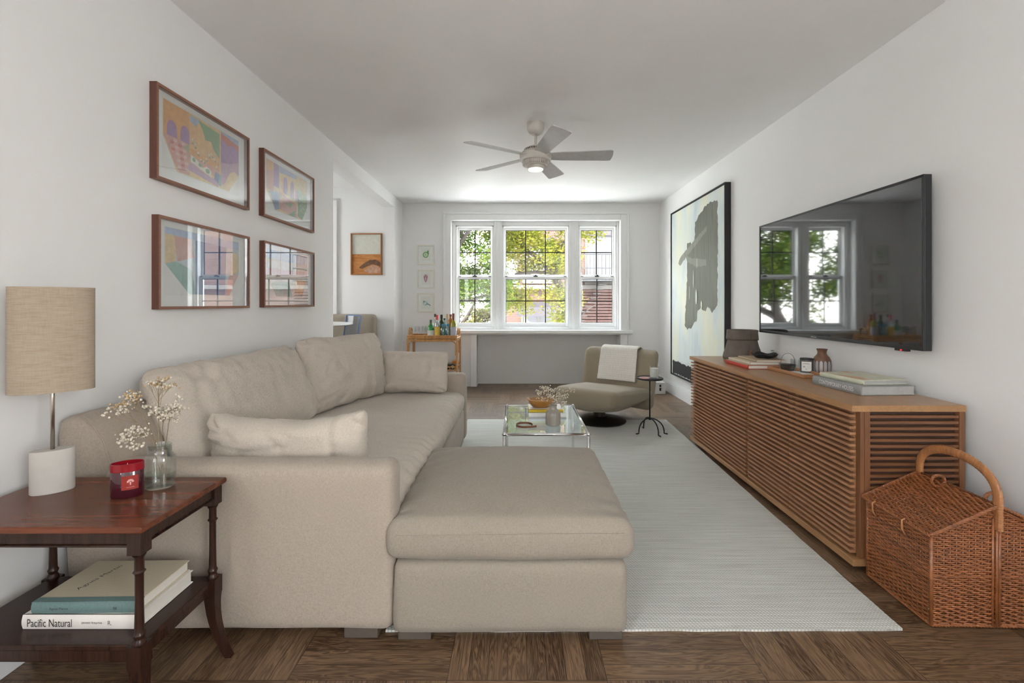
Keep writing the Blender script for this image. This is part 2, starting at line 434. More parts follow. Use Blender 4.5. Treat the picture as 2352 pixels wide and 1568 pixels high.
# dining alcove on the left, one low step up
struct('floor_alcove', MB().box(-4.0, 3.2, 0, XL - .15, 6.05, .22), M_FLOOR, origin=(0, 0, 0))
struct('wall_alcove_back', MB().box(-4.1, 6.04, 0, XL - .15, 6.15, 2.83), M_WALL)
struct('wall_alcove_near', MB().box(-4.1, 3.1, 0, XL - .15, 3.2, 2.83), M_WALL)
struct('wall_alcove_left', MB().box(-4.1, 3.2, 0, -4.0, 4.5, 2.83).box(-4.1, 5.2, 0, -4.0, 6.04, 2.83).box(-4.1, 4.5, 0, -4.0, 5.2, 1.2).box(-4.1, 4.5, 2.0, -4.0, 5.2, 2.83), M_WALL)
struct('ceiling_alcove', MB().box(-4.1, 3.1, 2.71, XL - .15, 6.15, 2.83), M_CEIL)
struct('trim_1', MB().box(-2.45, 6.0, .22, -2.38, 6.04, 2.54).box(-3.4, 6.0, 2.46, -2.45, 6.04, 2.54), M_TRIM, bevel=.004)

# window casing, stool, posts
cas = MB()
for (a, b, c, d, yy) in ((-1.034, -.94, .80, 2.46, .022), (1.467, 1.566, .80, 2.46, .022)):
    cas.box(a, YB - yy, c, b, YB + .001, d)
cas.box(-.94, YB - .022, 2.36, 1.467, YB + .001, 2.46)
cas.box(-1.05, YB - .034, 2.44, 1.582, YB - .022, 2.468).box(-1.05, YB - .034, .80, -1.022, YB - .022, 2.44).box(1.554, YB - .034, .80, 1.582, YB - .022, 2.44)
struct('trim_2', cas, M_TRIM, bevel=.005)
struct('trim_3', MB().box(-1.09, YB - .075, .752, 1.635, YB + .13, .80).box(-1.06, YB - .04, .735, 1.6, YB, .752), M_TRIM, bevel=.008)
post = MB().box(-.66, YB - .035, 0, -.573, YB - .0, .735).box(-.60, YB, 0, -.573, YB + .05, .735)
struct('trim_4', post, M_TRIM, bevel=.004)
struct('trim_5', MB().box(1.46, YB - .035, 0, 1.56, YB, .735), M_TRIM, bevel=.004)
WY = YB + .12
def sash_window(n, x0, x1, cols):
    z0, z1, zm = .83, 2.305, 1.567
    fr = MB(); t = .022
    fr.box(x0, WY - .02, z0, x0 + t, WY + .12, z1).box(x1 - t, WY - .02, z0, x1, WY + .12, z1).box(x0, WY - .02, z1 - t, x1, WY + .12, z1).box(x0, WY - .02, z0 - .03, x1, WY + .12, z0 + .012)
    f = struct('window_%d' % n, fr, M_TRIM, bevel=.002)
    ox, oy, oz = f.location
    def part(name, mb, mat, par=f, **kw):
        bmesh.ops.translate(mb.bm, verts=mb.bm.verts, vec=(-ox, -oy, -oz)); return mb.build(name, mat, parent=par, **kw)
    for (lo, hi, y, nm) in ((zm, z1 - t, WY + .06, 'upper_sash'), (z0 + .012, zm + .0, WY + .02, 'lower_sash')):
        a, b = x0 + t, x1 - t; s_ = .028
        bot = .03 if nm == 'upper_sash' else .055
        top = .035
        q = MB().box(a, y, lo, a + s_, y + .035, hi).box(b - s_, y, lo, b, y + .035, hi).box(a + s_, y, lo, b - s_, y + .035, lo + bot).box(a + s_, y, hi - top, b - s_, y + .035, hi)
        sh = part(nm, q, M_TRIM, bevel=.002)
        m = MB(); g0, g1, h0, h1 = a + s_, b - s_, lo + bot, hi - top
        for k in range(1, cols):
            xx = g0 + (g1 - g0) * k / cols; m.box(xx - .007, y + .008, h0, xx + .007, y + .028, h1)
        zz = (h0 + h1) / 2; m.box(g0, y + .009, zz - .007, g1, y + .027, zz + .007)
        for (p0, p1) in ((g0, g0 + .006), (g1 - .006, g1)): m.box(p0, y + .009, h0, p1, y + .027, h1)
        m.box(g0, y + .009, h1 - .006, g1, y + .027, h1)
        gl = part('muntins', m, M_IRON, par=f)
        part('pane', MB().box(g0, y + .016, h0, g1, y + .019, h1), M_GLASS_WIN, par=f)
    lk = MB(); xc = (x0 + x1) / 2; lk.box(xc - .03, WY + .0, zm - .002, xc + .03, WY + .025, zm + .012).box(xc - .008, WY - .01, zm + .01, xc + .012, WY + .02, zm + .024)
    for xx in (x0 + .04, x1 - .075): lk.box(xx, WY + .0, zm - .002, xx + .035, WY + .02, zm + .006)
    part('sash_lock', lk, M_IRON)
sash_window(1, -.892, -.34, 2)
sash_window(2, -.217, .75, 3)
sash_window(3, .881, 1.435, 2)
mu = MB().box(-.34, WY - .03, .80, -.217, WY + .15, 2.36).box(.75, WY - .03, .80, .881, WY + .15, 2.36)
mu.box(-.94, WY - .03, .80, -.892, WY + .15, 2.36).box(1.435, WY - .03, .80, 1.467, WY + .15, 2.36)
mu.box(-.892, WY - .02, 2.305, 1.435, WY + .15, 2.36).box(-.892, WY - .01, .80, 1.435, WY + .15, .832)
mu.box(-.30, WY - .045, .80, -.257, WY - .03, 2.36).box(.79, WY - .045, .80, .841, WY - .03, 2.36)
struct('trim_6', mu, M_TRIM, bevel=.004)

def baseboard(name, x0, y0, x1, y1, nx, ny):
    m = MB(); t = .016
    for (h0, h1, th) in ((0, .125, t), (.125, .145, t * .75), (.145, .158, t * .4)):
        m.box(min(x0, x1 + nx * th, x0 + nx * th), min(y0, y0 + ny * th), h0, max(x1, x0 + nx * th), max(y1, y1 + ny * th), h1)
    return struct(name, m, M_TRIM, bevel=.002)
baseboard('baseboard_right', XR, YN, XR, YB, -1, 0)
m_ = MB().box(XR - .016, YN, 0, XR, YB, .125)
baseboard('baseboard_left', XL, YN, XL, 4.03, 1, 0)
baseboard('baseboard_back_left', XL, YB, -.66, YB, 0, -1)
baseboard('baseboard_back_right', 1.56, YB, XR - .016, YB, 0, -1)

# ------------------------------------------------------------------ rug
rb = MB()
def rugfn(p, u, v, w): return p
corners = [(-.47, 1.63), (1.384, 1.635), (1.50, 4.585), (-.50, 4.60)]
N1, N2 = 60, 70
gt = [[None] * (N2 + 1) for _ in range(N1 + 1)]; gb = [[None] * (N2 + 1) for _ in range(N1 + 1)]
for i in range(N1 + 1):
    for j in range(N2 + 1):
        a, b = i / N1, j / N2
        x = (corners[0][0] * (1 - a) + corners[1][0] * a) * (1 - b) + (corners[3][0] * (1 - a) + corners[2][0] * a) * b
        y = (corners[0][1] * (1 - a) + corners[1][1] * a) * (1 - b) + (corners[3][1] * (1 - a) + corners[2][1] * a) * b
        ed = min(a, 1 - a, b, 1 - b)
        if ed == 0:
            q = noise.noise(Vector((x * 9, y * 9, 0))) * .004; x += q; y += q
        gt[i][j] = rb.bm.verts.new((x, y, .011 if ed > 0 else .008)); gb[i][j] = rb.bm.verts.new((x, y, .0))
for i in range(N1):
    for j in range(N2):
        rb.face([gt[i][j], gt[i + 1][j], gt[i + 1][j + 1], gt[i][j + 1]])
        if i in (0, N1 - 1) or j in (0, N2 - 1): rb.face([gb[i][j], gb[i][j + 1], gb[i + 1][j + 1], gb[i + 1][j]])
for i in range(N1):
    rb.face([gb[i][0], gb[i + 1][0], gt[i + 1][0], gt[i][0]]); rb.face([gb[i + 1][N2], gb[i][N2], gt[i][N2], gt[i + 1][N2]])
for j in range(N2):
    rb.face([gb[0][j + 1], gb[0][j], gt[0][j], gt[0][j + 1]]); rb.face([gb[N1][j], gb[N1][j + 1], gt[N1][j + 1], gt[N1][j]])
rug = rb.build('area_rug', M_RUG, smooth=False)
tag(rug, 'large pale ivory and grey woven rug lying under the coffee table', 'rug')

# ------------------------------------------------------------------ sofa
def wr(amp, sc=(1, 1, 1), seed=0, pw=1.0):
    def f(p, u, v, w):
        n = noise.noise(Vector((p.x * sc[0] + seed, p.y * sc[1], p.z * sc[2])))
        n2 = noise.noise(Vector((p.x * sc[0] * 2.3 + seed, p.y * sc[1] * 2.3, p.z * sc[2] * 2.3 + 5)))
        return p * (1 + 0) + Vector((u, v, w)) * (n + .5 * n2) * amp
    return f
sofa = thing('sofa', 'long oatmeal linen sofa with low arms along the left wall', 'sofa', (-1.0, 2.76, 0))
SX, SY = -1.0, 2.76
def sp(mb): bmesh.ops.translate(mb.bm, verts=mb.bm.verts, vec=(-SX, -SY, 0)); return mb
# base
sp(MB().softbox((-.98, 2.76, .1625), (1.08, 2.1, .265), .02, .06)).build('base', M_LINEN, sofa, smooth=True)
# arms
def armfn(p, u, v, w):
    n = noise.noise(Vector((p.x * 3, p.y * 3, p.z * 3))) * .004
    return p + Vector((0, n, n * .5))
sp(MB().softbox((-.95, 1.645, .322), (1.04, .13, .585), .042, .02, armfn)).build('arm', M_LINEN, sofa, smooth=True)
sp(MB().softbox((-.95, 3.865, .310), (1.04, .15, .56), .045, .022, armfn)).build('arm', M_LINEN, sofa, smooth=True)
# back frame profile in x,z
prof = [(-1.56, .035), (-1.585, .40), (-1.607, .72), (-1.60, .765), (-1.57, .782), (-1.52, .785), (-1.475, .755), (-1.44, .70), (-1.415, .62), (-1.40, .50), (-1.39, .035)]
bk = MB(); L = []
ys = [1.582, 1.588, 1.60, 1.8, 2.2, 2.7, 3.2, 3.6, 3.92, 3.935, 3.94]; ins = [.02, .008, 0, 0, 0, 0, 0, 0, 0, .008, .02]
for y, i_ in zip(ys, ins):
    cx_, cz_ = -1.49, .42
    L.append([bk.bm.verts.new((x + (cx_ - x) / abs(cx_ - x) * min(i_, abs(cx_ - x)), y, z - (i_ if z > .7 else 0))) for (x, z) in prof])
for a, b in zip(L, L[1:]):
    for k in range(len(prof)): bk.face([a[k], b[k], b[(k + 1) % len(prof)], a[(k + 1) % len(prof)]])
bk.face(L[0]); bk.face(L[-1][::-1])
o = sp(bk).build('back', M_LINEN, sofa); o.data.polygons.foreach_set('use_smooth', [True] * len(o.data.polygons)); smooth_by_angle(o, 40)
sm = MB().tube([(x, 1.578, z) for (x, z) in [(-1.515, .785), (-1.47, .752), (-1.435, .70), (-1.41, .62), (-1.398, .54)]], .0025, 5)
sp(sm).build('seam', M_LINEN, sofa, smooth=True)
# seat cushion with folds along its front edge
def seatfn(p, u, v, w):
    crown = .022 * (1 - u ** 4) * (1 - v ** 4) if w > 0 else 0
    fold = 0
    if u > .55:
        k = (u - .55) / .45
        fold = k * (.005 * math.sin(p.y * 70 + 3 * noise.noise(Vector((p.y * 6, p.z * 4, 0)))) + .007 * noise.noise(Vector((p.y * 22, p.z * 3, 2))))
    n = noise.noise(Vector((p.x * 6, p.y * 5, p.z * 6))) * .006 + noise.noise(Vector((p.x * 3, p.y * 14, 7))) * .003
    bulge = .02 * (1 - w * w) * (1 if u > 0 else 0)
    return p + Vector((fold + bulge * max(0, u) ** 4, 0, (crown + n + fold * .8) if w > 0 else 0))
sp(MB().softbox((-.92, 2.745, .365), (.93, 2.07, .165), .055, .018, seatfn)).build('seat_cushion', M_LINEN2, sofa, smooth=True)
pip = MB().tube([(-.468 + .004 * math.sin(t * 9), 1.72 + t * 2.05, .413 + .003 * math.sin(t * 13)) for t in [i / 80 for i in range(81)]], .0022, 5)
for (x, y) in ((-.55, 1.66), (-1.45, 1.66), (-.55, 3.86), (-1.45, 3.86)):
    sp(MB().box(x - .06, y - .06, 0, x + .06, y + .06, .04)).build('foot', M_SOFAFOOT, sofa, bevel=.003)

def pillow_mb(w, h, t, pinch=.06, seed=0, wramp=.008, p=2.6, sag=0, nu=56, nv=34):
    m = MB()
    def T(u, v): return t / 2 * max(0, 1 - abs(u) ** p) ** .5 * max(0, 1 - abs(v) ** p) ** .5
    front, back = {}, {}
    for i in range(nu + 1):
        for j in range(nv + 1):
            # denser near the rim
            u = math.sin((i / nu - .5) * PI); v = math.sin((j / nv - .5) * PI)
            mxx = max(abs(u), abs(v)); rk = mxx / ((abs(u) ** 9 + abs(v) ** 9) ** (1 / 9)) if mxx > 1e-6 else 1.0
            u0, v0 = u, v
            x = w / 2 * u * rk * (1 - pinch * (1 - v * v)); z = h / 2 * v * rk * (1 - pinch * (1 - u * u) * 1.3)
            if v > 0: z -= sag * (1 - u * u) * v
            edge = max(abs(u), abs(v))
            n = noise.noise(Vector((x * 5 + seed, z * 14, seed))) + .5 * noise.noise(Vector((x * 22 + seed, z * 9, seed + 3)))
            rim = math.exp(-((1 - edge) * 4.5)) * noise.noise(Vector((x * (34 if abs(v) > abs(u) else 9), z * (9 if abs(v) > abs(u) else 34), seed + 8))) * 1.9
            c1 = noise.noise(Vector((x * 6 + seed * 2, z * 3.2 + seed, 4.4))); c2 = noise.noise(Vector((x * 3 + seed, z * 9, 9.1 + seed)))
            n -= 1.0 * max(0, 1 - abs(c1) * 9) + .8 * max(0, 1 - abs(c2) * 10)
            d = T(u, v); y = max(d * .45 + .0008, d + (n + rim) * wramp * (1 if edge < .999 else 0))
            onr = (i in (0, nu)) or (j in (0, nv))
            zz = z + h / 2 + (noise.noise(Vector((x * 9, seed, z * 9))) * wramp * .8)
            if onr:
                q = m.bm.verts.new((x, 0, zz)); front[i, j] = back[i, j] = q
            else:
                front[i, j] = m.bm.verts.new((x, -y, zz)); back[i, j] = m.bm.verts.new((x, y * .9, zz))
    for i in range(nu):
        for j in range(nv):
            m.face([front[i, j], front[i + 1, j], front[i + 1, j + 1], front[i, j + 1]])
            m.face([back[i, j], back[i, j + 1], back[i + 1, j + 1], back[i + 1, j]])
    return m
def pillow(name, label, cat, loc, rot, w, h, t, mat, group=None, **kw):
    root_mb = pillow_mb(w, h, t, **kw)
    o = root_mb.build(name, mat, smooth=True, loc=loc, rot=rot)
    return tag(o, label, cat, group)
pillow('back_cushion', 'wide linen back cushion leaning on the sofa back nearest the glass jar', 'cushion', (-1.285, 2.36, .455), (rad(-24), 0, rad(89)), 1.17, .50, .23, M_LINEN2, seed=1, pinch=.035, wramp=.013, p=4.2)
pillow('back_cushion', 'puffy linen back cushion angled at the far end of the sofa', 'cushion', (-1.19, 3.275, .455), (rad(-12), 0, rad(71)), .85, .51, .23, M_LINEN2, seed=21, pinch=.045, wramp=.015, p=3.8)
pillow('lumbar_pillow', 'small rectangular linen pillow propped against the far sofa arm', 'pillow', (-.84, 3.645, .46), (rad(-12), 0, rad(-2)), .57, .34, .17, M_LINEN2, seed=33, pinch=.04, wramp=.009, p=3.8)
pillow('lumbar_pillow', 'sagging linen lumbar pillow tucked behind the near sofa arm', 'pillow', (-.905, 1.835, .40), (rad(6), 0, rad(1)), .64, .36, .17, M_LINEN2, seed=44, pinch=.05, wramp=.013, sag=.035, p=4.2)

# ------------------------------------------------------------------ ottoman
ott = thing('ottoman', 'square oatmeal linen ottoman in front of the near sofa arm', 'ottoman', (-.025, 1.98, 0))
def of1(p, u, v, w):
    n = noise.noise(Vector((p.x * 3, p.y * 3, p.z * 5))) * .005
    return p + Vector((n, n, 0))
MB().softbox((0, 0, .155), (.82, .82, .25), .028, .03, of1).build('base', M_OTTO, ott, smooth=True)
def of2(p, u, v, w):
    crown = .052 * max(0, 1 - abs(u) ** 2.6) * max(0, 1 - abs(v) ** 2.6) if w > 0 else .004 * abs(u)
    side = .010 * (1 - w * w)
    n = noise.noise(Vector((p.x * 4, p.y * 4, p.z * 8))) * .006 + noise.noise(Vector((p.x * 30, p.y * 12, 3))) * .0015
    if abs(u) > .6: n += (abs(u) - .6) * .012 * math.sin(p.y * 60 + 4 * noise.noise(Vector((p.y * 5, 0, 0))))
    return p + Vector((u * side, v * side, crown + n))
MB().softbox((0, 0, .352), (.845, .83, .145), .036, .016, of2).build('cushion', M_OTTO, ott, smooth=True)
sg = []
for i in range(41):
    x = -.40 + .80 * i / 40
    sg.append((x * .98, -.4222, .388 + .003 * math.sin(x * 5)))
MB().tube(sg, .0022, 5).build('seam', M_OTTO, ott, smooth=True)
for (x, y) in ((-.335, -.33), (.335, -.33), (-.335, .33), (.335, .33)):
    MB().box(x - .058, y - .058, 0.0, x + .058, y + .058, .035).build('foot', M_SOFAFOOT, ott, bevel=.003)

# ------------------------------------------------------------------ side table (mahogany, two tier)
TX0, TX1, TY0, TY1, TZ = -1.58, -.987, 1.195, 1.55, .587
tb = thing('side_table', 'dark glossy mahogany two-tier side table holding the lamp', 'table', ((TX0 + TX1) / 2, (TY0 + TY1) / 2, 0))
tcx, tcy = (TX0 + TX1) / 2, (TY0 + TY1) / 2; hw, hd = (TX1 - TX0) / 2, (TY1 - TY0) / 2
MB().box(-hw, -hd, TZ - .018, hw, hd, TZ).build('table_top', M_MAHOG, tb, bevel=.006, seg=3)
ap = MB(); i_ = .018
ap.box(-hw + i_, -hd + i_, TZ - .058, hw - i_, -hd + i_ + .018, TZ - .018).box(-hw + i_, hd - i_ - .018, TZ - .058, hw - i_, hd - i_, TZ - .018)
ap.box(-hw + i_, -hd + i_, TZ - .058, -hw + i_ + .018, hd - i_, TZ - .018).box(hw - i_ - .018, -hd + i_, TZ - .058, hw - i_, hd - i_, TZ - .018)
ap.tube([(-hw + i_ + .01, -hd + i_ - .002, TZ - .056), (hw - i_ - .01, -hd + i_ - .002, TZ - .056)], .004, 6)
ap.tube([(hw - i_ + .002, -hd + i_ + .01, TZ - .056), (hw - i_ + .002, hd - i_ - .01, TZ - .056)], .004, 6)
ap.build('apron', M_MAHOG_D, tb, bevel=.002)
SZ = .262
sh = MB().box(-hw + .022, -hd + .022, SZ - .016, hw - .022, hd - .022, SZ)
sh.box(-hw + .03, -hd + .028, SZ - .05, hw - .03, -hd + .044, SZ - .016).box(hw - .046, -hd + .03, SZ - .05, hw - .03, hd - .03, SZ - .016).box(-hw + .03, hd - .044, SZ - .05, hw - .03, hd - .028, SZ - .016)
sh.build('lower_shelf', M_MAHOG_D, tb, bevel=.003)
for (sx_, sy_) in ((1, -1), (1, 1), (-1, 1), (-1, -1)):
    x, y = sx_ * (hw - .03), sy_ * (hd - .03)
    lg = MB()
    lg.box(x - .021, y - .021, TZ - .085, x + .021, y + .021, TZ - .018)
    lg.lathe([(.019, 0), (.019, .006), (.014, .012), (.0135, .05), (.019, .054), (.019, .06), (.014, .066), (.0125, .12), (.0125, .19), (.0145, .205), (.020, .210), (.0145, .216), (.015, .222), (.017, .236), (.0125, .245), (.02, .255)], (x, y, SZ - .0 + .0), 16)
    # re-scale the turned section between shelf and block
    top = TZ - .085
    turned = [(.020, SZ), (.020, SZ + .006), (.014, SZ + .014), (.0165, SZ + .02), (.019, SZ + .026), (.0145, SZ + .034), (.0140, SZ + .05), (.0128, SZ + .11), (.0128, top - .055), (.0145, top - .05), (.019, top - .046), (.0145, top - .041), (.014, top - .01), (.018, top - .004), (.020, top)]
    lg.bm.clear() if False else None
    bmesh.ops.delete(lg.bm, geom=list(lg.bm.verts), context='VERTS')
    lg.box(x - .0185, y - .0185, TZ - .080, x + .0185, y + .0185, TZ - .018)
    lg.lathe([(r_t * .78, z_t) for r_t, z_t in turned], (x, y, 0), 16)
    lg.box(x - .0195, y - .0195, SZ - .055, x + .0195, y + .0195, SZ + .001)
    pts = []; n_ = 10
    rings = []
    for k in range(n_ + 1):
        t = k / n_; z = (SZ - .055) * (1 - t); off = .075 * t ** 2.2; wdt = .0185 - .0085 * t ** .7
        cx_, cy_ = x + sx_ * off * .75, y + sy_ * off * .0
        rings.append([lg.bm.verts.new((cx_ + a * wdt, cy_ + b * wdt, z)) for a, b in ((-1, -1), (1, -1), (1, 1), (-1, 1))])
    for a, b in zip(rings, rings[1:]):
        for k in range(4): lg.face([a[k], a[(k + 1) % 4], b[(k + 1) % 4], b[k]])
    lg.face(rings[-1]); lg.face(rings[0][::-1])
    smooth_by_angle(lg.build('leg', M_MAHOG_D, tb), 30)

# ------------------------------------------------------------------ lamp
lp = thing('table_lamp', 'table lamp with oval oatmeal linen shade and pale concrete base', 'lamp', (-1.472, 1.43, TZ))
LR = rad(38)
MB().lathe([(.050, 0), (.052, .003), (.052, .128), (.051, .132)], (0, 0, 0), 48, 1, .56, LR).build('lamp_base', M_CONCRETE, lp, smooth=False)
smooth_by_angle(lp.children[0] if lp.children else [c for c in bpy.data.objects if c.parent == lp][0], 40)
MB().lathe([(.0055, .132), (.0055, .46)], (0, 0, 0), 16).build('stem', M_NICKEL, lp, smooth=True)
s_ = MB(); z0, z1 = .315, .640
s_.lathe([(.099, z0), (.099, z1), (.0965, z1), (.0965, z0), (.099, z0)], (0, 0, 0), 64, 1, .56, LR, False, False)
smooth_by_angle(s_.build('lamp_shade', M_SHADE, lp), 50)
sp_ = MB()
for a in (0, 90, 180, 270):
    ra = rad(a); ex, ey = .097 * math.cos(ra), .097 * .56 * math.sin(ra)
    sp_.tube([(0, 0, .45), (ex * math.cos(LR) - ey * math.sin(LR), ex * math.sin(LR) + ey * math.cos(LR), .62)], .0015, 5)
sp_.lathe([(.016, .40), (.016, .45)], (0, 0, 0), 12)
sp_.build('shade_carrier', M_NICKEL, lp)

lp.location.x = -1.460
# ------------------------------------------------------------------ red candle
cr_ = thing('scented_candle', 'dark red oval glass candle on the mahogany side table', 'candle', (-1.195, 1.395, TZ))
s = NT('red_candle_glass').set((.045, .004, .010), .06); s.b.inputs['Coat Weight'].default_value = .6; s.b.inputs['Coat Roughness'].default_value = .03; M_REDG = s.m
M_REDTOP = plain('bright_red_glass', (.26, .006, .014), .08)
M_REDWAX = plain('red_wax', (.40, .045, .055), .4)
CR = rad(22)
smooth_by_angle(MB().lathe([(.050, 0), (.054, .004), (.054, .078), (.052, .08)], (0, 0, 0), 40, 1, .62, CR, True, False).build('jar', M_REDG, cr_), 40)
smooth_by_angle(MB().lathe([(.052, .0785), (.0545, .08), (.0545, .103), (.051, .103), (.0505, .082)], (0, 0, 0), 40, 1, .62, CR, False, False).build('jar_rim', M_REDTOP, cr_), 40)
MB().lathe([(.0505, .078), (.0505, .088)], (0, 0, 0), 40, 1, .62, CR).build('wax', M_REDWAX, cr_)
MB().tube([(0, 0, .088), (.001, 0, .100)], .0013, 6).build('wick', M_CREAM, cr_)
# square label with a small blossom emblem following the oval face
M_LABR = plain('red_label', (.30, .022, .014), .5); M_LABP = plain('pale_print', (.70, .36, .33), .6)
def oval_pt(a, r, z, ey=.62, rot=CR, off=0.0):
    x, y = (r + off) * math.cos(a), (r * ey + off) * math.sin(a)
    return (x * math.cos(rot) - y * math.sin(rot), x * math.sin(rot) + y * math.cos(rot), z)
lb = MB(); a0, a1 = rad(262), rad(322)
lv = [[lb.bm.verts.new(oval_pt(a0 + (a1 - a0) * i / 12, .054, z, off=.0006)) for i in range(13)] for z in (.026, .068)]
for i in range(12): lb.face([lv[0][i], lv[0][i + 1], lv[1][i + 1], lv[1][i]])
lo_ = lb.build('label', M_LABR, cr_, smooth=True)
em = MB()
for k in range(5):
    an = rad(30 + 30 * k); c0 = (a0 + a1) / 2
    pz = .047; pa = c0 + math.cos(an) * .13
    pts = []
    for q in range(8):
        t = 2 * PI * q / 8; rr = .0035
        pts.append(em.bm.verts.new(oval_pt(c0 + math.cos(an) * .17 + rr * 26 * math.cos(t) * .7, .054, pz + math.sin(an) * .008 + rr * math.sin(t), off=.0011)))
    em.face(pts)
pts = [em.bm.verts.new(oval_pt((a0 + a1) / 2 + dx, .054, z, off=.0011)) for dx, z in ((-.03, .040), (.03, .040), (.05, .05), (-.05, .05))]
em.face(pts)
for k in range(9):
    c = (a0 + a1) / 2 - .24 + k * .055
    em.face([em.bm.verts.new(oval_pt(c + dx, .054, z, off=.0011)) for dx, z in ((0, .033), (.035, .033), (.035, .0345), (0, .0345))])
em.build('emblem', M_LABP, lo_)

cr_.scale = (.77, .77, 1)
# ------------------------------------------------------------------ glass jar with dried flowers
jr = thing('glass_jar', 'clear screw-neck glass jar with a little water behind the red candle', 'jar', (-1.148, 1.462, TZ))
s = NT('jar_glass').set((.97, .985, .98), .01); s.b.inputs['Transmission Weight'].default_value = 1; s.b.inputs['IOR'].default_value = 1.3; M_JARG = thin_glass('jar_glass_thin', (.90, .93, .92), 1.5, .05)
JR = rad(18); EY = .8
smooth_by_angle(MB().lathe([(.0, .002), (.046, .0), (.053, .006), (.055, .02), (.055, .085), (.052, .098), (.044, .108), (.0405, .112), (.0405, .135), (.043, .138), (.0405, .139), (.039, .136), (.039, .112)], (0, 0, 0), 40, 1, EY, JR, False, False).build('body', M_JARG, jr), 60)
th = MB()
for zz in (.116, .122, .128): th.tube([oval_pt(2 * PI * k / 36, .0412, zz + .004 * k / 36, EY, JR) for k in range(36)], .0014, 5, closed=True)
th.build('thread', M_GLASS_CLEAR, jr, smooth=True)
M_WATER = thin_glass('water', (.86, .90, .89), 1.33, .02)
MB().lathe([(.052, .008), (.052, .048)], (0, 0, 0), 40, 1, EY, JR).build('water', M_WATER, jr)
jr.scale = (.79, .79, 1)
M_STEM = plain('dry_stem', (.26, .20, .12), .8); M_BLOOM = plain('dried_blossom', (.66, .60, .49), .9, var=.2, scale=60)
M_BLOOMT = plain('dried_tan_blossom', (.50, .36, .20), .9, var=.25, scale=60)
def bouquet(name, label, loc, base_pts, plumes, br=.0035, seed=1, stem_r=.0011, tan=False):
    r_ = random.Random(seed)
    root = thing(name, label, 'flowers', loc)
    stm, blm, tn = MB(), MB(), MB()
    for pi, (foot, neck, tip, spread, cnt) in enumerate(plumes):
        foot, neck, tip = Vector(foot), Vector(neck), Vector(tip)
        mid = neck.lerp(tip, .45) + Vector((0, 0, .01))
        stm.tube([foot, neck, mid, tip.lerp(mid, .35)], stem_r, 5)
        for k in range(7):
            st = mid.lerp(tip, r_.random() * .6)
            sub = tip + Vector([r_.gauss(0, 1) * spread[a] for a in range(3)])
            kn = st.lerp(sub, .5) + Vector((0, 0, -.004))
            stm.tube([st, kn, sub], stem_r * .6, 4)
            for q in range(cnt // 7):
                e_ = sub + Vector([r_.gauss(0, 1) * spread[a] * .45 for a in range(3)])
                if q % 2 == 0: stm.tube([kn.lerp(sub, r_.random()), e_], stem_r * .35, 3, cap=False)
                (tn if (tan and pi < tan) and r_.random() < .55 else blm).ball(e_, br * r_.uniform(.6, 1.25), 6, 4)
    stm.build('stems', M_STEM, root)
    blm.build('blossoms', M_BLOOM, root, smooth=True)
    if tan: tn.build('blossoms', M_BLOOMT, root, smooth=True)
    return root
JX, JY = -1.148, 1.462
bouquet('dried_flowers', 'sprays of dried cream blossoms standing in the glass jar', (JX, JY, TZ + .012), None, [
    ((.01, .01, .0), (.0, -.005, .128), (-.005, .0, .315), (.028, .02, .010), 84),
    ((-.01, .0, .0), (-.02, .01, .128), (-.095, .01, .265), (.030, .02, .012), 98),
    ((.012, -.01, .0), (.005, .0, .128), (.015, .0, .235), (.032, .02, .014), 112),
    ((.02, .0, .0), (.012, .01, .128), (.032, .01, .245), (.014, .02, .020), 56),
    ((.0, .015, .0), (-.02, -.005, .128), (-.075, -.01, .165), (.032, .02, .014), 126),
    ((.02, -.015, .0), (-.01, -.01, .128), (-.115, .0, .235), (.018, .02, .010), 42)], br=.0038, seed=5, tan=2)

# ------------------------------------------------------------------ books
def book(name, label, cat, loc, rotz, L, D, T, cover, pages=M_PAGES, spine=None, group=None, spine_side='near', round_=True, band=None):
    """L along local x (spine length), D along local y, spine at local -y."""
    root = thing(name, label, cat, loc, (0, 0, rotz), group)
    c = MB(); ct = .003
    c.box(-L / 2, -D / 2, 0, L / 2, D / 2, ct).box(-L / 2, -D / 2, T - ct, L / 2, D / 2, T)
    c.build('cover', cover, root, bevel=.0008)
    s = MB()
    n = 6; pr = [(-D / 2 - .004 * math.sin(PI * k / n), T * k / n) for k in range(n + 1)] + [(-D / 2 + .004, T), (-D / 2 + .004, 0)]
    s.prism(pr, 0, -L / 2, L / 2)
    smooth_by_angle(s.build('spine', spine or cover, root), 40)
    MB().box(-L / 2 + .004, -D / 2 + .004, ct, L / 2 - .004, D / 2 - .005, T - ct).build('pages', pages, root)
    return root
M_BKWHITE = plain('white_book_cover', (.78, .74, .69), .45, var=.01)
M_TEAL = plain('grey_teal_cloth', (.135, .215, .21), .85, var=.08, scale=200)
def grid_mat():
    s = NT('gridded_cream_cover').set((.60, .53, .39), .7)
    t = s.n('TexCoord'); sp = s.n('SeparateXYZ'); s.l(t.outputs['Object'], sp.inputs[0])
    gx = s.math('FRACT', s.math('DIVIDE', sp.outputs[0], .0065)); gy = s.math('FRACT', s.math('DIVIDE', sp.outputs[1], .0065))
    g = s.math('MINIMUM', s.math('GREATER_THAN', gx, .12), s.math('GREATER_THAN', gy, .12))
    s.l(s.ramp(g, [(0, (.36, .31, .23)), (1, (.61, .54, .40))]), s.b.inputs['Base Color']); return s.m
M_GRID = grid_mat()
M_INK = plain('black_ink', (.03, .028, .026), .6)
b1 = book('book', 'white hardcover at the bottom of the side table shelf stack', 'book', (-1.225, 1.385, SZ + .001), 0, .325, .215, .040, M_BKWHITE)
text_part('Pacific Natural', .125, .022, M_INK, b1, (-.083, -.1125, .020), (rad(90), 0, 0))
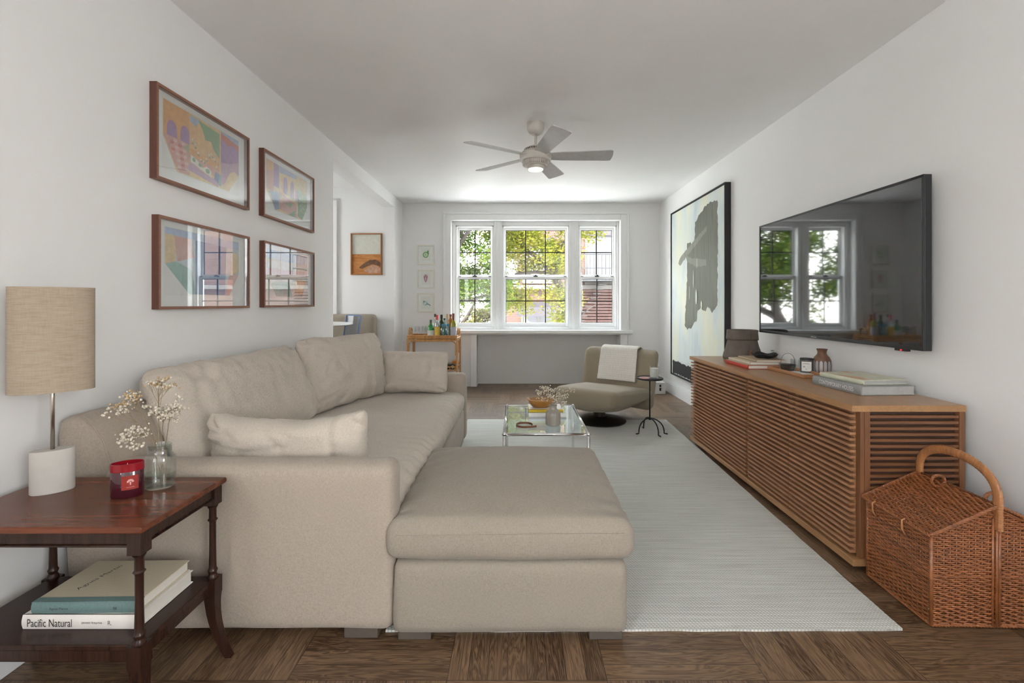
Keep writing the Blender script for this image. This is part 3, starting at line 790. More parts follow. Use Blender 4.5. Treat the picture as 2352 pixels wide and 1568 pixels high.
text_part('jenni kayne', .058, .0075, M_INK, b1, (.035, -.1124, .020), (rad(90), 0, 0))
text_part('R.', .010, .012, M_INK, b1, (.085, -.1122, .020), (rad(90), 0, 0))
b2 = book('book', 'gridded cream book with teal spine on top of the white hardcover', 'book', (-1.218, 1.385, SZ + .042), rad(1.2), .295, .205, .033, M_GRID, spine=M_TEAL)
MB().box(-.1476, -.104, .0295, .1476, -.082, .0334).build('spine_wrap', M_TEAL, b2)
text_part('Agnes Martin', .052, .0085, M_INK, b2, (-.070, -.1080, .016), (rad(90), 0, 0))
text_part('Agnes Martin', .125, .018, M_INK, b2, (-.06, .012, .0336), (0, 0, rad(78)))
text_part('88', .010, .008, M_INK, b2, (.085, -.1080, .016), (rad(90), 0, 0))

# ------------------------------------------------------------------ framed prints on the left wall
PAL = {}
def ink(c):
    k = tuple(round(x, 3) for x in c)
    if k not in PAL: PAL[k] = plain('print_ink_%d' % len(PAL), k, .7, var=.10, scale=40)
    return PAL[k]
OR, PU, RD, GR, YE, BL, PK, TE, LB, MV = (.78, .42, .15), (.42, .25, .48), (.62, .17, .12), (.25, .42, .22), (.80, .60, .30), (.12, .22, .42), (.70, .38, .34), (.25, .45, .42), (.42, .52, .70), (.55, .35, .48)
def ellipse(cx, cy, rx, ry, n=14, a0=0, a1=360): return [(cx + rx * math.cos(rad(a0 + (a1 - a0) * i / n)), cy + ry * math.sin(rad(a0 + (a1 - a0) * i / n))) for i in range(n + (0 if a1 - a0 == 360 else 1))]
def wall_print(label, y0, z0, y1, z1, shapes, mat_in=(.075, .075), art=(.1, .17, .9, .9)):
    W, H = y1 - y0, z1 - z0; D = .033
    root = thing('framed_print', label, 'picture', (XL, y0, z0), 0, 'four walnut framed prints on the left wall')
    t = .013
    f = MB(); q1 = [(0, 0), (W, 0), (W, H), (0, H)]; q2 = [(t, t), (W - t, t), (W - t, H - t), (t, H - t)]
    V_ = [[f.bm.verts.new((x_, a_, b_)) for a_, b_ in q_] for x_ in (0, D) for q_ in (q1, q2)]
    for i in range(4):
        j = (i + 1) % 4; f.mi = 0
        f.face([V_[2][i], V_[2][j], V_[3][j], V_[3][i]]); f.face([V_[0][i], V_[0][j], V_[1][j], V_[1][i]])
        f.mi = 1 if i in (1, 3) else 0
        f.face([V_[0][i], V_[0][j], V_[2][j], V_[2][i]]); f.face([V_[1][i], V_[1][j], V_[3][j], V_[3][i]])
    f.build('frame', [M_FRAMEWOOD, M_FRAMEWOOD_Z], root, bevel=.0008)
    MB().box(.001, t, t, .006, W - t, H - t).build('mat_board', M_MAT, root)
    a = MB(); mats = [M_PAPER]
    ax0, az0, ax1, az1 = [q * s_ for q, s_ in zip(art, (W, H, W, H))]
    aw, ah = ax1 - ax0, az1 - az0
    a.face([a.bm.verts.new(p) for p in ((.0065, ax0 - .008, az0 - .008), (.0065, ax1 + .008, az0 - .008), (.0065, ax1 + .008, az1 + .008), (.0065, ax0 - .008, az1 + .008))])
    for k, (c, poly) in enumerate(shapes):
        mt = ink(c)
        if mt not in mats: mats.append(mt)
        a.mi = mats.index(mt)
        a.face([a.bm.verts.new((.0068 + k * .00006, ax0 + u * aw, az0 + v * ah)) for u, v in poly])
    a.build('print', mats, root)
    MB().box(D - .006, t, t, D - .004, W - t, H - t).build('glass', M_GLASS_FRAME, root)
    return root
rr_ = random.Random(3)
A1 = [(YE, [(0, .45), (.15, .0), (.85, .0), (1, .35), (1, 1), (0, 1)]),
      (OR, [(0, .45), (.30, .45), (.30, 1), (0, 1)]), (PU, [(.04, .5)] + [(.04 + .11 * (1 - math.cos(rad(a))) / 2, .62 + .12 * math.sin(rad(a))) for a in range(0, 181, 20)] + [(.15, .5)]),
      (PU, [(.19, .5)] + [(.19 + .11 * (1 - math.cos(rad(a))) / 2, .62 + .14 * math.sin(rad(a))) for a in range(0, 181, 20)] + [(.30, .5)]),
      (PK, [(0, .50), (.30, .50), (.30, .02), (.18, 0), (.12, .12)])]
for i in range(6):
    for j in range(9):
        if (i + j) % 2 == 0:
            u = .02 + i * .045 + (8 - j) * .006; v = .06 + j * .047
            if u > .015 + (.5 - v) * .3 and u < .26: A1.append((RD if (i % 2) else (.75, .55, .5), [(u, v), (u + .04, v), (u + .046, v + .045), (u + .006, v + .045)]))
A1 += [((.80, .52, .24), [(.30, .25), (.68, .2), (.72, .95), (.30, .97)]), (GR, [(.40, .97), (.70, .93), (.70, .50), (.62, .60), (.58, .72), (.50, .70), (.46, .85)]), (LB, [(.30, .88), (.38, .84), (.42, .97), (.30, .97)]),
       ((.40, .50, .25), [(.22, .42), (.29, .50), (.29, .36)]), (OR, [(.30, .30), (.70, .28), (.70, .42), (.30, .46)]), (PK, [(.30, .20), (.70, .16), (.70, .30), (.30, .34)]),
       ((.78, .76, .66), [(.31, .24), (.58, .12), (.58, .22), (.52, .27), (.46, .22), (.40, .30), (.31, .36)]), (GR, ellipse(.35, .29, .02, .035)), (GR, ellipse(.43, .25, .025, .03)), (GR, ellipse(.53, .20, .03, .04)),
       (MV, [(.26, .10), (.68, .0), (.70, .12), (.58, .12), (.30, .22)]), (BL, [(.62, .12), (.70, .05), (.72, .22), (.64, .25)]), (TE, [(.68, .05), (.72, .02), (.73, .2), (.70, .24)]),
       (PU, [(.72, .42), (1, .45), (1, .92), (.72, .88)]), (RD, [(.72, .88), (.84, .80), (.9, .86), (1, .80), (1, .92), (.72, .97)]), (LB, [(.72, .97), (1, .9), (1, 1), (.72, 1)]),
       (MV, [(.72, .05), (1, .36), (1, .60), (.86, .50), (.72, .46)]), (YE, [(.74, .02), (.84, .0), (1, .34), (.93, .40), (.86, .34)])]
for i in range(10): A1.append(((.78, .76, .66), ellipse(.33 + .036 * i, .48 + .12 * math.cos(i * .9) - .012 * i, .012, .02, 7)))
for i in range(9): A1.append((GR, ellipse(.33 + .038 * i, .44 + .10 * math.cos(i * .9) - .01 * i, .014, .016, 7)))
wall_print('framed print with red checkered floor and orange hills, top left of four', 2.016, 1.733, 2.718, 2.162, A1)
A2 = [(YE, [(0, .35), (.2, 0), (.85, 0), (1, .4), (1, 1), (0, 1)]), (OR, [(0, .7), (.14, .62), (.14, 1), (0, 1)]), (PK, [(0, .4), (.16, .35), (.16, .85), (0, .75)]), (PU, [(.16, .5), (.28, .5), (.28, 1), (.16, 1)]),
      (BL, [(.06, .35), (.30, .42), (.30, .06), (.2, 0)]), (LB, [(.28, .85), (.7, .9), (.7, 1), (.28, 1)]), (PK, [(.28, .05), (.72, .0), (.72, .3), (.28, .45)]),
      (PU, [(.38, .45)] + [(.38 + .10 * (1 - math.cos(rad(a))) / 2, .72 + .10 * math.sin(rad(a))) for a in range(0, 181, 20)] + [(.48, .42)]),
      (PU, [(.55, .42)] + [(.55 + .09 * (1 - math.cos(rad(a))) / 2, .68 + .12 * math.sin(rad(a))) for a in range(0, 181, 20)] + [(.64, .4)]),
      (PU, [(.68, .38)] + [(.68 + .05 * (1 - math.cos(rad(a))) / 2, .58 + .09 * math.sin(rad(a))) for a in range(0, 181, 20)] + [(.73, .38)]),
      (GR, [(.42, .24), (.56, .16), (.60, .3)]), (GR, [(.3, .32), (.36, .5), (.38, .3)]), (GR, [(.5, .0), (.66, .0), (.68, .18), (.6, .1)]), (OR, [(.34, .25), (.37, .25), (.37, .8), (.34, .8)]),
      (GR, [(.74, .05), (.86, .0), (1, .36), (1, .62), (.74, .7)])]
for i in range(46): A2.append((rr_.choice([TE, YE, (.55, .62, .35)]), ellipse(.76 + .23 * rr_.random(), .2 + .45 * rr_.random(), .012, .014, 6)))
for i in range(6): A2.append((RD, [(.30 + .02 * i, .06 + .05 * (i % 3)), (.315 + .02 * i, .07 + .05 * (i % 3)), (.31 + .02 * i, .12 + .05 * (i % 3))]))
wall_print('framed print with purple arches over green garden, top right of four', 2.87, 1.732, 3.585, 2.159, A2)
A3 = [((.55, .62, .68), [(0, .45), (.28, .0), (.85, 0), (1, .4), (1, 1), (0, 1)]), (YE, [(0, .45), (.12, .5), (.12, .9), (0, .95)]), (PK, [(.1, .9), (.3, .9), (.34, .6), (.14, .5)]), (TE, [(.0, .45), (.12, .5), (.3, .4), (.38, .0), (.28, 0)]),
      (BL, [(.36, .0), (.78, .0), (.80, .9), (.36, .9)]), (LB, [(0, .9), (1, .85), (1, 1), (0, 1)]), (YE, [(.86, .35), (1, .45), (1, .75), (.9, .8)]), (PK, [(.78, .0), (.85, .0), (1, .4), (.84, .36)])]
for i in range(14): A3.append(((.70, .52, .30), [(.01, .46 + i * .03), (.11, .50 + i * .03), (.11, .507 + i * .03), (.01, .467 + i * .03)]))
wall_print('framed print in pale teal, pink and blue, bottom left of four', 2.028, 1.15, 2.72, 1.574, A3)
A4 = [((.66, .55, .45), [(0, .4), (.22, 0), (.85, 0), (1, .4), (1, 1), (0, 1)]), (PK, [(0, .45), (1, .5), (1, .62), (0, .6)]), (LB, [(0, .8), (1, .8), (1, 1), (0, 1)]), (TE, [(.2, 0), (.6, 0), (.5, .35), (.1, .3)]), (OR, [(.65, .1), (.85, .05), (.95, .4), (.7, .42)])]
wall_print('framed print almost lost in window glare, bottom right of four', 2.876, 1.152, 3.59, 1.575, A4)

# small cream frames beside the window
def small_frame(label, z0, z1, shapes, x0=-1.42, x1=-1.18):
    root = thing('framed_print', label, 'picture', (x0, YB - .0, z0), 0, 'three small cream framed prints beside the window')
    W, H, t, D = x1 - x0, z1 - z0, .016, .02
    MB().box(0, -D, 0, W, 0, t).box(0, -D, H - t, W, 0, H).box(0, -D, t, t, 0, H - t).box(W - t, -D, t, W, 0, H - t).build('frame', M_CREAM, root, bevel=.001)
    MB().box(t, -.006, t, W - t, 0, H - t).build('mat_board', M_MAT, root)
    a = MB(); mats = [M_PAPER]
    a.face([a.bm.verts.new(p) for p in ((W * .24, -.0065, H * .2), (W * .78, -.0065, H * .2), (W * .78, -.0065, H * .82), (W * .24, -.0065, H * .82))])
    for k, (c, poly) in enumerate(shapes):
        mt = ink(c)
        if mt not in mats: mats.append(mt)
        a.mi = mats.index(mt); a.face([a.bm.verts.new((u * W, -.007 - k * .0002, v * H)) for u, v in poly])
    a.build('print', mats, root)
    MB().box(t, -D + .005, t, W - t, -D + .007, H - t).build('glass', M_GLASS_WIN, root)
g1_, g2_ = (.14, .38, .10), (.62, .74, .50)
small_frame('small cream framed print of a green ring, topmost beside the window', 1.727, 2.01, [(g1_, ellipse(.5, .5, .17, .15, 20)), (g2_, ellipse(.5, .5, .12, .105, 20)), (g1_, ellipse(.5, .5, .035, .03, 10)), (g1_, ellipse(.64, .68, .05, .04, 10)), (g1_, [(.55, .6), (.70, .52), (.68, .64), (.6, .7)])])
p1_, p2_ = (.42, .14, .22), (.68, .48, .50)
small_frame('small cream framed print of a pink pod, middle of three', 1.393, 1.659, [(p1_, ellipse(.5, .62, .12, .11, 16)), (p1_, [(.38, .62), (.62, .62), (.58, .42), (.5, .3), (.42, .42)]), (p2_, ellipse(.5, .5, .05, .12, 14)), (p2_, ellipse(.45, .66, .04, .04, 8)), (p2_, ellipse(.56, .66, .04, .04, 8))])
t1_, t2_ = (.25, .42, .44), (.55, .68, .68)
small_frame('small cream framed print of a pale blue bird, lowest of three', 1.05, 1.325, [(t2_, ellipse(.48, .48, .15, .12, 18)), (t1_, ellipse(.40, .56, .06, .05, 10)), (t1_, [(.5, .44), (.78, .34), (.80, .38), (.55, .52)]), (t1_, [(.40, .46), (.60, .42), (.5, .36)]), ((.72, .80, .80), ellipse(.46, .46, .08, .06, 12))])

# picture in the alcove
ar = thing('framed_picture', 'picture with white upper and orange lower half in the alcove', 'picture', (-2.2, 6.04, 1.555))
W, H = .41, .55
MB().box(0, -.035, 0, W, 0, .014).box(0, -.035, H - .014, W, 0, H).box(0, -.035, .014, .014, 0, H - .014).box(W - .014, -.035, .014, W, 0, H - .014).build('frame', plain('amber_frame', (.36, .15, .045), .5), ar, bevel=.001)
MB().box(.014, -.012, .014, W - .014, 0, H - .014).build('mat_board', plain('pale_upper_field', (.66, .66, .58), .8), ar)
s = NT('burnt_orange_print').set((.50, .2, .05), .6)
v_ = s.noise(s.coords((3, 1, 12)), 2, 3, .5, 1.5)
s.l(s.ramp(v_, [(.3, (.40, .14, .025)), (.6, (.58, .25, .07))]), s.b.inputs['Base Color'])
M_ORP = s.m; M_HAZE = plain('dusky_brown_ink', (.16, .085, .05), .8, var=.3, scale=25); M_PALE = plain('pale_brown_ink', (.55, .33, .23), .8, var=.2, scale=25)
pm = MB(); pm.face([pm.bm.verts.new(p) for p in ((.014, -.013, .014), (W - .014, -.013, .014), (W - .014, -.013, .275), (.014, -.013, .275))])
pm.mi = 1; pm.face([pm.bm.verts.new((x * W, -.0135, z * H)) for x, z in ((.25, .18), (.4, .27), (.6, .36), (.8, .37), (.95, .30), (.95, .2), (.7, .26), (.5, .2), (.35, .14))])
pm.mi = 2; pm.face([pm.bm.verts.new((x * W, -.0138, z * H)) for x, z in ((.40, .10), (.52, .16), (.66, .235), (.82, .23), (.95, .16), (.95, .05), (.6, .04))])
pm.build('print', [M_ORP, M_HAZE, M_PALE], ar)

# ------------------------------------------------------------------ large abstract painting, right wall
pt = thing('abstract_painting', 'tall black framed abstract canvas with grey brushwork on the right wall', 'painting', (XR, 4.30, .28))
PW, PH, PD = 1.52, 2.045, .06
t = .012
MB().box(-PD, 0, 0, 0, t, PH).box(-PD, PW - t, 0, 0, PW, PH).box(-PD, t, 0, 0, PW - t, t).box(-PD, t, PH - t, 0, PW - t, PH).build('frame', M_BLACK, pt, bevel=.001)
s = NT('pale_canvas').set((.7, .72, .66), .55)
a = s.noise(s.coords((1, 2.2, .9)), 1.6, 3); b = s.noise(s.coords((1, 40, 3)), 1, 3)
mixv = s.math('ADD', s.math('MULTIPLY', a, .8), s.math('MULTIPLY', b, .2))
s.l(s.ramp(mixv, [(.32, (.52, .62, .66)), (.46, (.68, .74, .72)), (.6, (.76, .77, .62)), (.75, (.80, .80, .74))]), s.b.inputs['Base Color'])
s.bump(b, .2, .002); M_CANVAS = s.m
def paintmat(name, c, v):
    s = NT(name).set(c, .45); b = s.noise(s.coords((1, 60, 3)), 1, 4, .6)
    s.l(s.ramp(b, [(.3, shade(c, 1 - v)), (.7, shade(c, 1 + v))]), s.b.inputs['Base Color']); s.bump(b, .3, .002); return s.m
M_GREYP = paintmat('grey_olive_paint', (.145, .15, .12), .35); M_GREYL = paintmat('light_grey_stroke', (.24, .245, .20), .25); M_BLKP = paintmat('black_paint', (.02, .02, .025), .5)
MB().box(-PD + .012, t + .006, t + .006, -.01, PW - t - .006, PH - t - .006).build('canvas', M_CANVAS, pt)
def ragged(pts, amp=.012, step=.03, seed=0):
    r_ = random.Random(seed); out_ = []
    for i in range(len(pts)):
        a, b = Vector(pts[i]), Vector(pts[(i + 1) % len(pts)]); n = max(1, int((b - a).length / step)); d = (b - a).normalized() if (b - a).length else Vector((1, 0)); nn = Vector((-d.y, d.x))
        for k in range(n): out_.append(tuple(a.lerp(b, k / n) + nn * r_.uniform(-amp, amp)))
    return out_
def dz(lst): return [(d - 4.30, z - .28) for d, z in lst]
br_ = MB(); X0 = -PD + .012
def stroke(mi, lst, k, amp=.012):
    br_.mi = mi; br_.face([br_.bm.verts.new((X0 - .0008 * k, y, z)) for y, z in ragged(dz(lst), amp, seed=k)])
stroke(0, [(5.045, 2.07), (4.95, 2.13), (4.72, 2.21), (4.482, 2.20), (4.475, 1.74), (4.48, 1.15), (4.60, 1.09), (4.72, 1.15), (4.76, 1.09), (4.91, 1.13), (4.98, 1.10), (5.01, .99), (5.16, .90), (5.28, .87), (5.36, .925), (5.28, 1.47), (5.28, 1.88), (5.17, 1.88), (5.10, 1.80), (5.05, 1.85)], 1)
stroke(0, [(4.98, 1.25), (5.03, 1.15), (5.0, 1.1), (4.9, 1.12), (4.9, 1.2)], 2)
stroke(1, [(5.56, 1.66), (5.50, 1.63), (5.3, 1.72), (5.0, 1.83), (4.74, 1.93), (4.72, 1.98), (5.0, 1.90), (5.3, 1.80), (5.52, 1.72)], 3, .006)
stroke(1, [(5.33, 1.75), (5.2, 1.70), (4.95, 1.66), (4.74, 1.64), (4.74, 1.57), (5.0, 1.58), (5.28, 1.66)], 4, .006)
stroke(2, [(5.77, .31), (5.77, .46), (5.6, .47), (5.4, .45), (5.2, .46), (5.0, .42), (4.85, .40), (4.8, .31)], 5)
br_.mi = 3
for (d, z, a, b) in ((5.08, 1.45, .008, .10), (5.0, 1.25, .022, .085), (4.86, 1.16, .02, .05), (4.98, 1.62, .006, .06), (5.2, 1.3, .005, .08)):
    br_.face([br_.bm.verts.new((X0 - .0058, d - 4.3 + a * math.cos(q), z - .28 + b * math.sin(q))) for q in [2 * PI * i / 12 for i in range(12)]])
br_.build('brushwork', [M_GREYP, M_GREYL, M_BLKP, M_CANVAS], pt)

# ------------------------------------------------------------------ television
tv = thing('television', 'large black flat television mounted on the right wall', 'television', (1.93, 2.155, .950))
TW, TH = 1.465, .84
MB().box(0, 0, 0, .035, TW, TH).box(.035, .35, .15, .086, TW - .35, TH - .15).build('housing', M_TVFRAME, tv, bevel=.003)
bz = MB(); q = .012
bz.box(-.006, 0, 0, 0, TW, q * 1.6).box(-.006, 0, TH - q, 0, TW, TH).box(-.006, 0, q, 0, q, TH - q).box(-.006, TW - q, q, 0, TW, TH - q)
bz.build('bezel', M_TVFRAME, tv, bevel=.0015)
s = NT('dark_screen').set((.010, .011, .013), .035); s.b.inputs['IOR'].default_value = 2.1; s.b.inputs['Specular IOR Level'].default_value = .6; M_SCREEN = s.m
MB().box(-.002, q, q * 1.6, .0, TW - q, TH - q).build('screen', M_SCREEN, tv)
M_LOGO = plain('silver_lettering', (.6, .6, .6), .4)
text_part('SAMSUNG', .055, .008, M_LOGO, tv, (-.0066, .80, .0095), (rad(90), 0, rad(-90)))
MB().box(-.004, .10, -.012, .02, .17, 0).build('sensor', M_BLACK, tv, bevel=.002)
s = NT('standby_light').set((.6, .01, .01), .4); s.b.inputs['Emission Color'].default_value = (1, .02, .02, 1); s.b.inputs['Emission Strength'].default_value = 2.0
MB().box(-.0055, .125, -.009, -.004, .133, -.004).build('standby_light', s.m, tv)

# ------------------------------------------------------------------ slatted console
CX0, CX1, CY0, CY1, CZ = 1.47, 1.965, 1.995, 3.87, .73
cs = thing('media_console', 'long low walnut media console with slatted doors under the television', 'cabinet', (CX0, CY0, 0))
CW, CL = CX1 - CX0, CY1 - CY0
MB().box(-.004, -.004, CZ - .028, CW, CL + .004, CZ).build('top', M_WALNUT_T, cs, bevel=.0015)
MB().box(0, -.004, .026, CW, CL + .004, .056).build('bottom_panel', M_WALNUT_T, cs, bevel=.0015)
MB().box(.045, .04, 0.0, CW - .03, CL - .04, .026).build('plinth', M_BLACK, cs)
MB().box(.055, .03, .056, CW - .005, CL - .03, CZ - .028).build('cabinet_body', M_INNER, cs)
zs0, zs1, NS = .066, CZ - .038, 24
pitch = (zs1 - zs0) / NS
bnd = [.0, .474, .925, 1.425, 1.875]
gap = {0: (.02, .002), 1: (.002, .014), 2: (.014, .002), 3: (.002, .012)}
for k in range(4):
    a, b = bnd[k] + gap[k][0], bnd[k + 1] - gap[k][1]
    d = MB()
    for i in range(NS):
        z = zs0 + pitch * (i + .5); d.box(.002, a, z - .0058, .030, b, z + .0058)
    for yy in (a + .004, b - .034, (a + b) / 2 - .015) if False else (a + .012, b - .042): d.box(.030, yy, zs0, .048, yy + .03, zs1)
    d.box(.0485, a, zs0, .052, b, zs1)
    d.build('door', [M_WALNUT_Y], cs, bevel=.0008, seg=1)
# end panels: stiles + slats
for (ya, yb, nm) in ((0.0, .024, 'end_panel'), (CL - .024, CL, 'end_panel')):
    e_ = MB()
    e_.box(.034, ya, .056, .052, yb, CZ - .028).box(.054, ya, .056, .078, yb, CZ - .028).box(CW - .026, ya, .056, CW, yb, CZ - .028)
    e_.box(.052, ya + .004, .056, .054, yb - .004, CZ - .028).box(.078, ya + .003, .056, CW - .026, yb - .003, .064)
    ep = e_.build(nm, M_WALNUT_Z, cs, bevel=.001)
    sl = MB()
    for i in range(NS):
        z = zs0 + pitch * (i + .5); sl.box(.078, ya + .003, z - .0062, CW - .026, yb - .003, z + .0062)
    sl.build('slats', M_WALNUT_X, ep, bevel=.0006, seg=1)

# ------------------------------------------------------------------ things on the console
TOPZ = CZ
# big books
M_SILVER = plain('grey_dust_jacket', (.30, .31, .31), .35, var=.06); M_GPAGES = plain('grey_pages', (.46, .46, .45), .7, var=.06)
def cover_mat():
    s = NT('pale_green_cover').set((.66, .66, .50), .4)
    n = s.noise(s.coords((5, 9, 1)), 1.0, 2, .5, 1.0)
    s.l(s.ramp(n, [(.42, (.66, .68, .52)), (.52, (.74, .72, .58)), (.60, (.70, .44, .24)), (.7, (.62, .36, .18))]), s.b.inputs['Base Color']); return s.m
bb = book('book', 'thick grey hardcover lying at the near end of the console', 'book', (1.795, 2.377, TOPZ + .001), rad(-87), .335, .275, .045, M_SILVER, M_GPAGES)
text_part('CONTEMPORARY HOUSES', .235, .021, plain('white_lettering', (.85, .85, .85), .5), bb, (.005, -.1425, .0225), (rad(90), 0, 0))
bc = book('book', 'pale green and orange book on top of the thick grey hardcover', 'book', (1.805, 2.385, TOPZ + .047), rad(-85), .285, .235, .022, plain('pale_green_jacket', (.64, .65, .50), .4), M_GPAGES)
MB().box(-.140, -.116, .0221, .140, .116, .0226).build('cover_picture', cover_mat(), bc)
# vase
vs_ = thing('ceramic_vase', 'squat brown ceramic vase with pale petal stripes on the console', 'vase', (1.925, 2.875, TOPZ + .001))
M_BROWNC = plain('brown_stoneware', (.17, .085, .05), .45, var=.1); M_GREYC = plain('grey_glaze', (.40, .40, .42), .35, var=.05)
vp = [(.046, 0), (.056, .006), (.061, .03), (.062, .06), (.059, .085), (.048, .108), (.034, .122), (.029, .130), (.030, .145), (.037, .158), (.035, .159), (.027, .145), (.027, .13)]
smooth_by_angle(MB().lathe(vp, (0, 0, 0), 40, 1, 1, 0, True, False).build('body', M_BROWNC, vs_), 50)
pet = MB()
for k in range(14):
    c = 2 * PI * k / 14
    def P_(da, z):
        r = .0568
        for (r0, z0_), (r1, z1_) in zip(vp, vp[1:]):
            if z0_ <= z <= z1_ and z1_ > z0_: r = r0 + (r1 - r0) * (z - z0_) / (z1_ - z0_); break
        r += .0012; return (r * math.cos(c + da), r * math.sin(c + da), z)
    zsq = [.007, .03, .06, .078, .084, .088]; wd = [.15, .165, .165, .15, .09, .02]
    rows = [[pet.bm.verts.new(P_(w_ * q, z)) for q in (-1, -.33, .33, 1)] for z, w_ in zip(zsq, wd)]
    for a, b in zip(rows, rows[1:]):
        for i in range(3): pet.face([a[i], a[i + 1], b[i + 1], b[i]])
pet.build('petal_stripes', M_GREYC, vs_, smooth=True)
vs_.scale = (.85, .85, 1)
# wooden tray
tr = thing('wooden_tray', 'shallow rectangular wooden tray beside the brown vase', 'tray', (1.775, 2.90, TOPZ + .001), rad(2))
M_TRAYW = wood('honey_tray_wood', (.42, .20, .085), 1, .4, .3)
q = MB(); a, b = .075, .185
q.box(-a, -b, 0, a, b, .006)
q.box(-a, -b, .006, -a + .008, b, .022).box(a - .008, -b, .006, a, b, .022).box(-a + .008, -b, .006, a - .008, -b + .008, .022).box(-a + .008, b - .008, .006, a - .008, b, .022)
q.build('body', M_TRAYW, tr, bevel=.002)
MB().box(-.06, -.165, .006, .06, .05, .0075).build('paper_insert', M_PAPER, tr)
# wire basket
wbk = thing('wire_basket', 'small dark wire basket with a tall loop handle on the tray', 'basket', (1.775, 2.985, TOPZ + .009))
M_WIRE = plain('dark_wire', (.10, .095, .09), .4, .7)
q = MB(); n = 26
for k in range(n):
    an = 2 * PI * k / n; q.tube([(.036 * math.cos(an), .030 * math.sin(an), 0.001), (.046 * math.cos(an + .05), .038 * math.sin(an + .05), .036)], .0012, 4)
for z in (.002, .008, .014, .020, .026, .032, .037):
    f = z / .037; q.tube([((.036 + .010 * f) * math.cos(2 * PI * k / 32), (.030 + .008 * f) * math.sin(2 * PI * k / 32), z) for k in range(32)], .0014 if z < .035 else .0026, 4, closed=True)
q.lathe([(.034, 0), (.034, .002)], (0, 0, 0), 20, 1, .83)
q.build('body', M_WIRE, wbk)
hp = [(.046 * math.cos(PI * t), .0, .036 + .075 * math.sin(PI * t) ** .7) for t in [i / 20 for i in range(21)]]
MB().tube(hp, .0013, 5).build('handle', M_WIRE, wbk, smooth=True)
# clear glass + dark candle
gl = thing('drinking_glass', 'low clear glass candle holder between wire basket and dark labelled candle', 'glass', (1.862, 3.03, TOPZ + .001))
smooth_by_angle(MB().lathe([(.0, .003), (.032, .0), (.036, .004), (.037, .075), (.0355, .075), (.034, .008), (0, .007)], (0, 0, 0), 28, capb=False, capt=False).build('body', M_GLASS_CLEAR, gl), 50)
MB().lathe([(.034, .008), (.034, .034)], (0, 0, 0), 28).build('wax', plain('cream_wax', (.74, .72, .65), .5), gl)
dcn = thing('scented_candle', 'candle in smoky glass jar with white label beside the vase', 'candle', (1.845, 2.90, TOPZ + .001))
M_SMOKE = plain('smoky_glass', (.13, .125, .12), .15); M_LABEL = plain('white_label', (.74, .73, .70), .6)
smooth_by_angle(MB().lathe([(.034, 0), (.037, .003), (.037, .088), (.035, .088)], (0, 0, 0), 32).build('jar', M_SMOKE, dcn), 50)
smooth_by_angle(MB().lathe([(.0385, .088), (.0385, .096), (.036, .098)], (0, 0, 0), 32).build('lid', M_BLACK, dcn), 50)
q = MB(); rows = [[q.bm.verts.new((.0376 * math.cos(rad(a)), .0376 * math.sin(rad(a)), z)) for a in range(190, 281, 9)] for z in (.018, .078)]
for i in range(10): q.face([rows[0][i], rows[0][i + 1], rows[1][i + 1], rows[1][i]])
lab_ = q.build('label', M_LABEL, dcn, smooth=True)
q = MB()
for (z, a_, b_) in ((.064, 205, 262), (.048, 205, 222), (.042, 205, 226), (.030, 226, 240)):
    r1 = [[q.bm.verts.new((.0380 * math.cos(rad(a_ + (b_ - a_) * i / 6)), .0380 * math.sin(rad(a_ + (b_ - a_) * i / 6)), zz)) for i in range(7)] for zz in (z, z + .0022)]
    for i in range(6): q.face([r1[0][i], r1[0][i + 1], r1[1][i + 1], r1[1][i]])
q.build('print', M_INK, lab_)
# book stack with black dish
M_REDBK = plain('red_cloth', (.50, .05, .03), .7); M_CREAMBK = plain('cream_cloth', (.62, .53, .40), .8); M_TANBK = plain('tan_cloth', (.44, .33, .22), .8)
s1 = book('book', 'cream book with red edges at the bottom of the console stack', 'book', (1.675, 3.255, TOPZ + .001), rad(-90), .33, .215, .026, M_REDBK, M_PAGES, spine=M_REDBK)
MB().box(-.163, -.106, .0255, .163, .106, .0263).build('cover_paper', M_CREAMBK, s1)
s2 = book('book', 'plain cream book in the middle of the console stack', 'book', (1.69, 3.26, TOPZ + .028), rad(-89), .30, .205, .018, M_CREAMBK, M_PAGES)
s3 = book('book', 'tan cloth notebook directly under the black dish', 'book', (1.735, 3.235, TOPZ + .047), rad(-92), .27, .20, .014, M_TANBK, M_PAGES)
dh = thing('black_dish', 'black scalloped dish resting on the tan notebook', 'dish', (1.755, 3.23, TOPZ + .0615), rad(15))
q = MB(); n = 40; rings = []
for (r, z) in ((.0, .002), (.045, .0), (.062, .006), (.078, .022), (.083, .030), (.080, .030), (.07, .018), (.045, .007), (0, .006)):
    rings.append([q.bm.verts.new((r * (1 + .09 * (r / .08) * abs(math.cos(2.5 * 2 * PI * k / n))) * math.cos(2 * PI * k / n), .95 * r * (1 + .09 * (r / .08) * abs(math.cos(2.5 * 2 * PI * k / n))) * math.sin(2 * PI * k / n), z + (r / .08) ** 2 * .006 * math.cos(5 * 2 * PI * k / n))) for k in range(n)])
for a, b in zip(rings, rings[1:]):
    for k in range(n): q.face([a[k], a[(k + 1) % n], b[(k + 1) % n], b[k]])
bmesh.ops.remove_doubles(q.bm, verts=q.bm.verts, dist=.00005)
q.build('body', M_BLACK, dh, smooth=True)
bud = thing('bud_vase', 'tiny pale green glass bottle behind the black dish', 'vase', (1.885, 3.36, TOPZ + .001))
smooth_by_angle(MB().lathe([(.028, 0), (.034, .006), (.034, .045), (.022, .068), (.010, .078), (.009, .094), (.016, .100), (.013, .1005), (.007, .094)], (0, 0, 0), 24, capt=False).build('body', thin_glass('pale_green_glass', (.72, .82, .68), 1.5, .1), bud), 50)
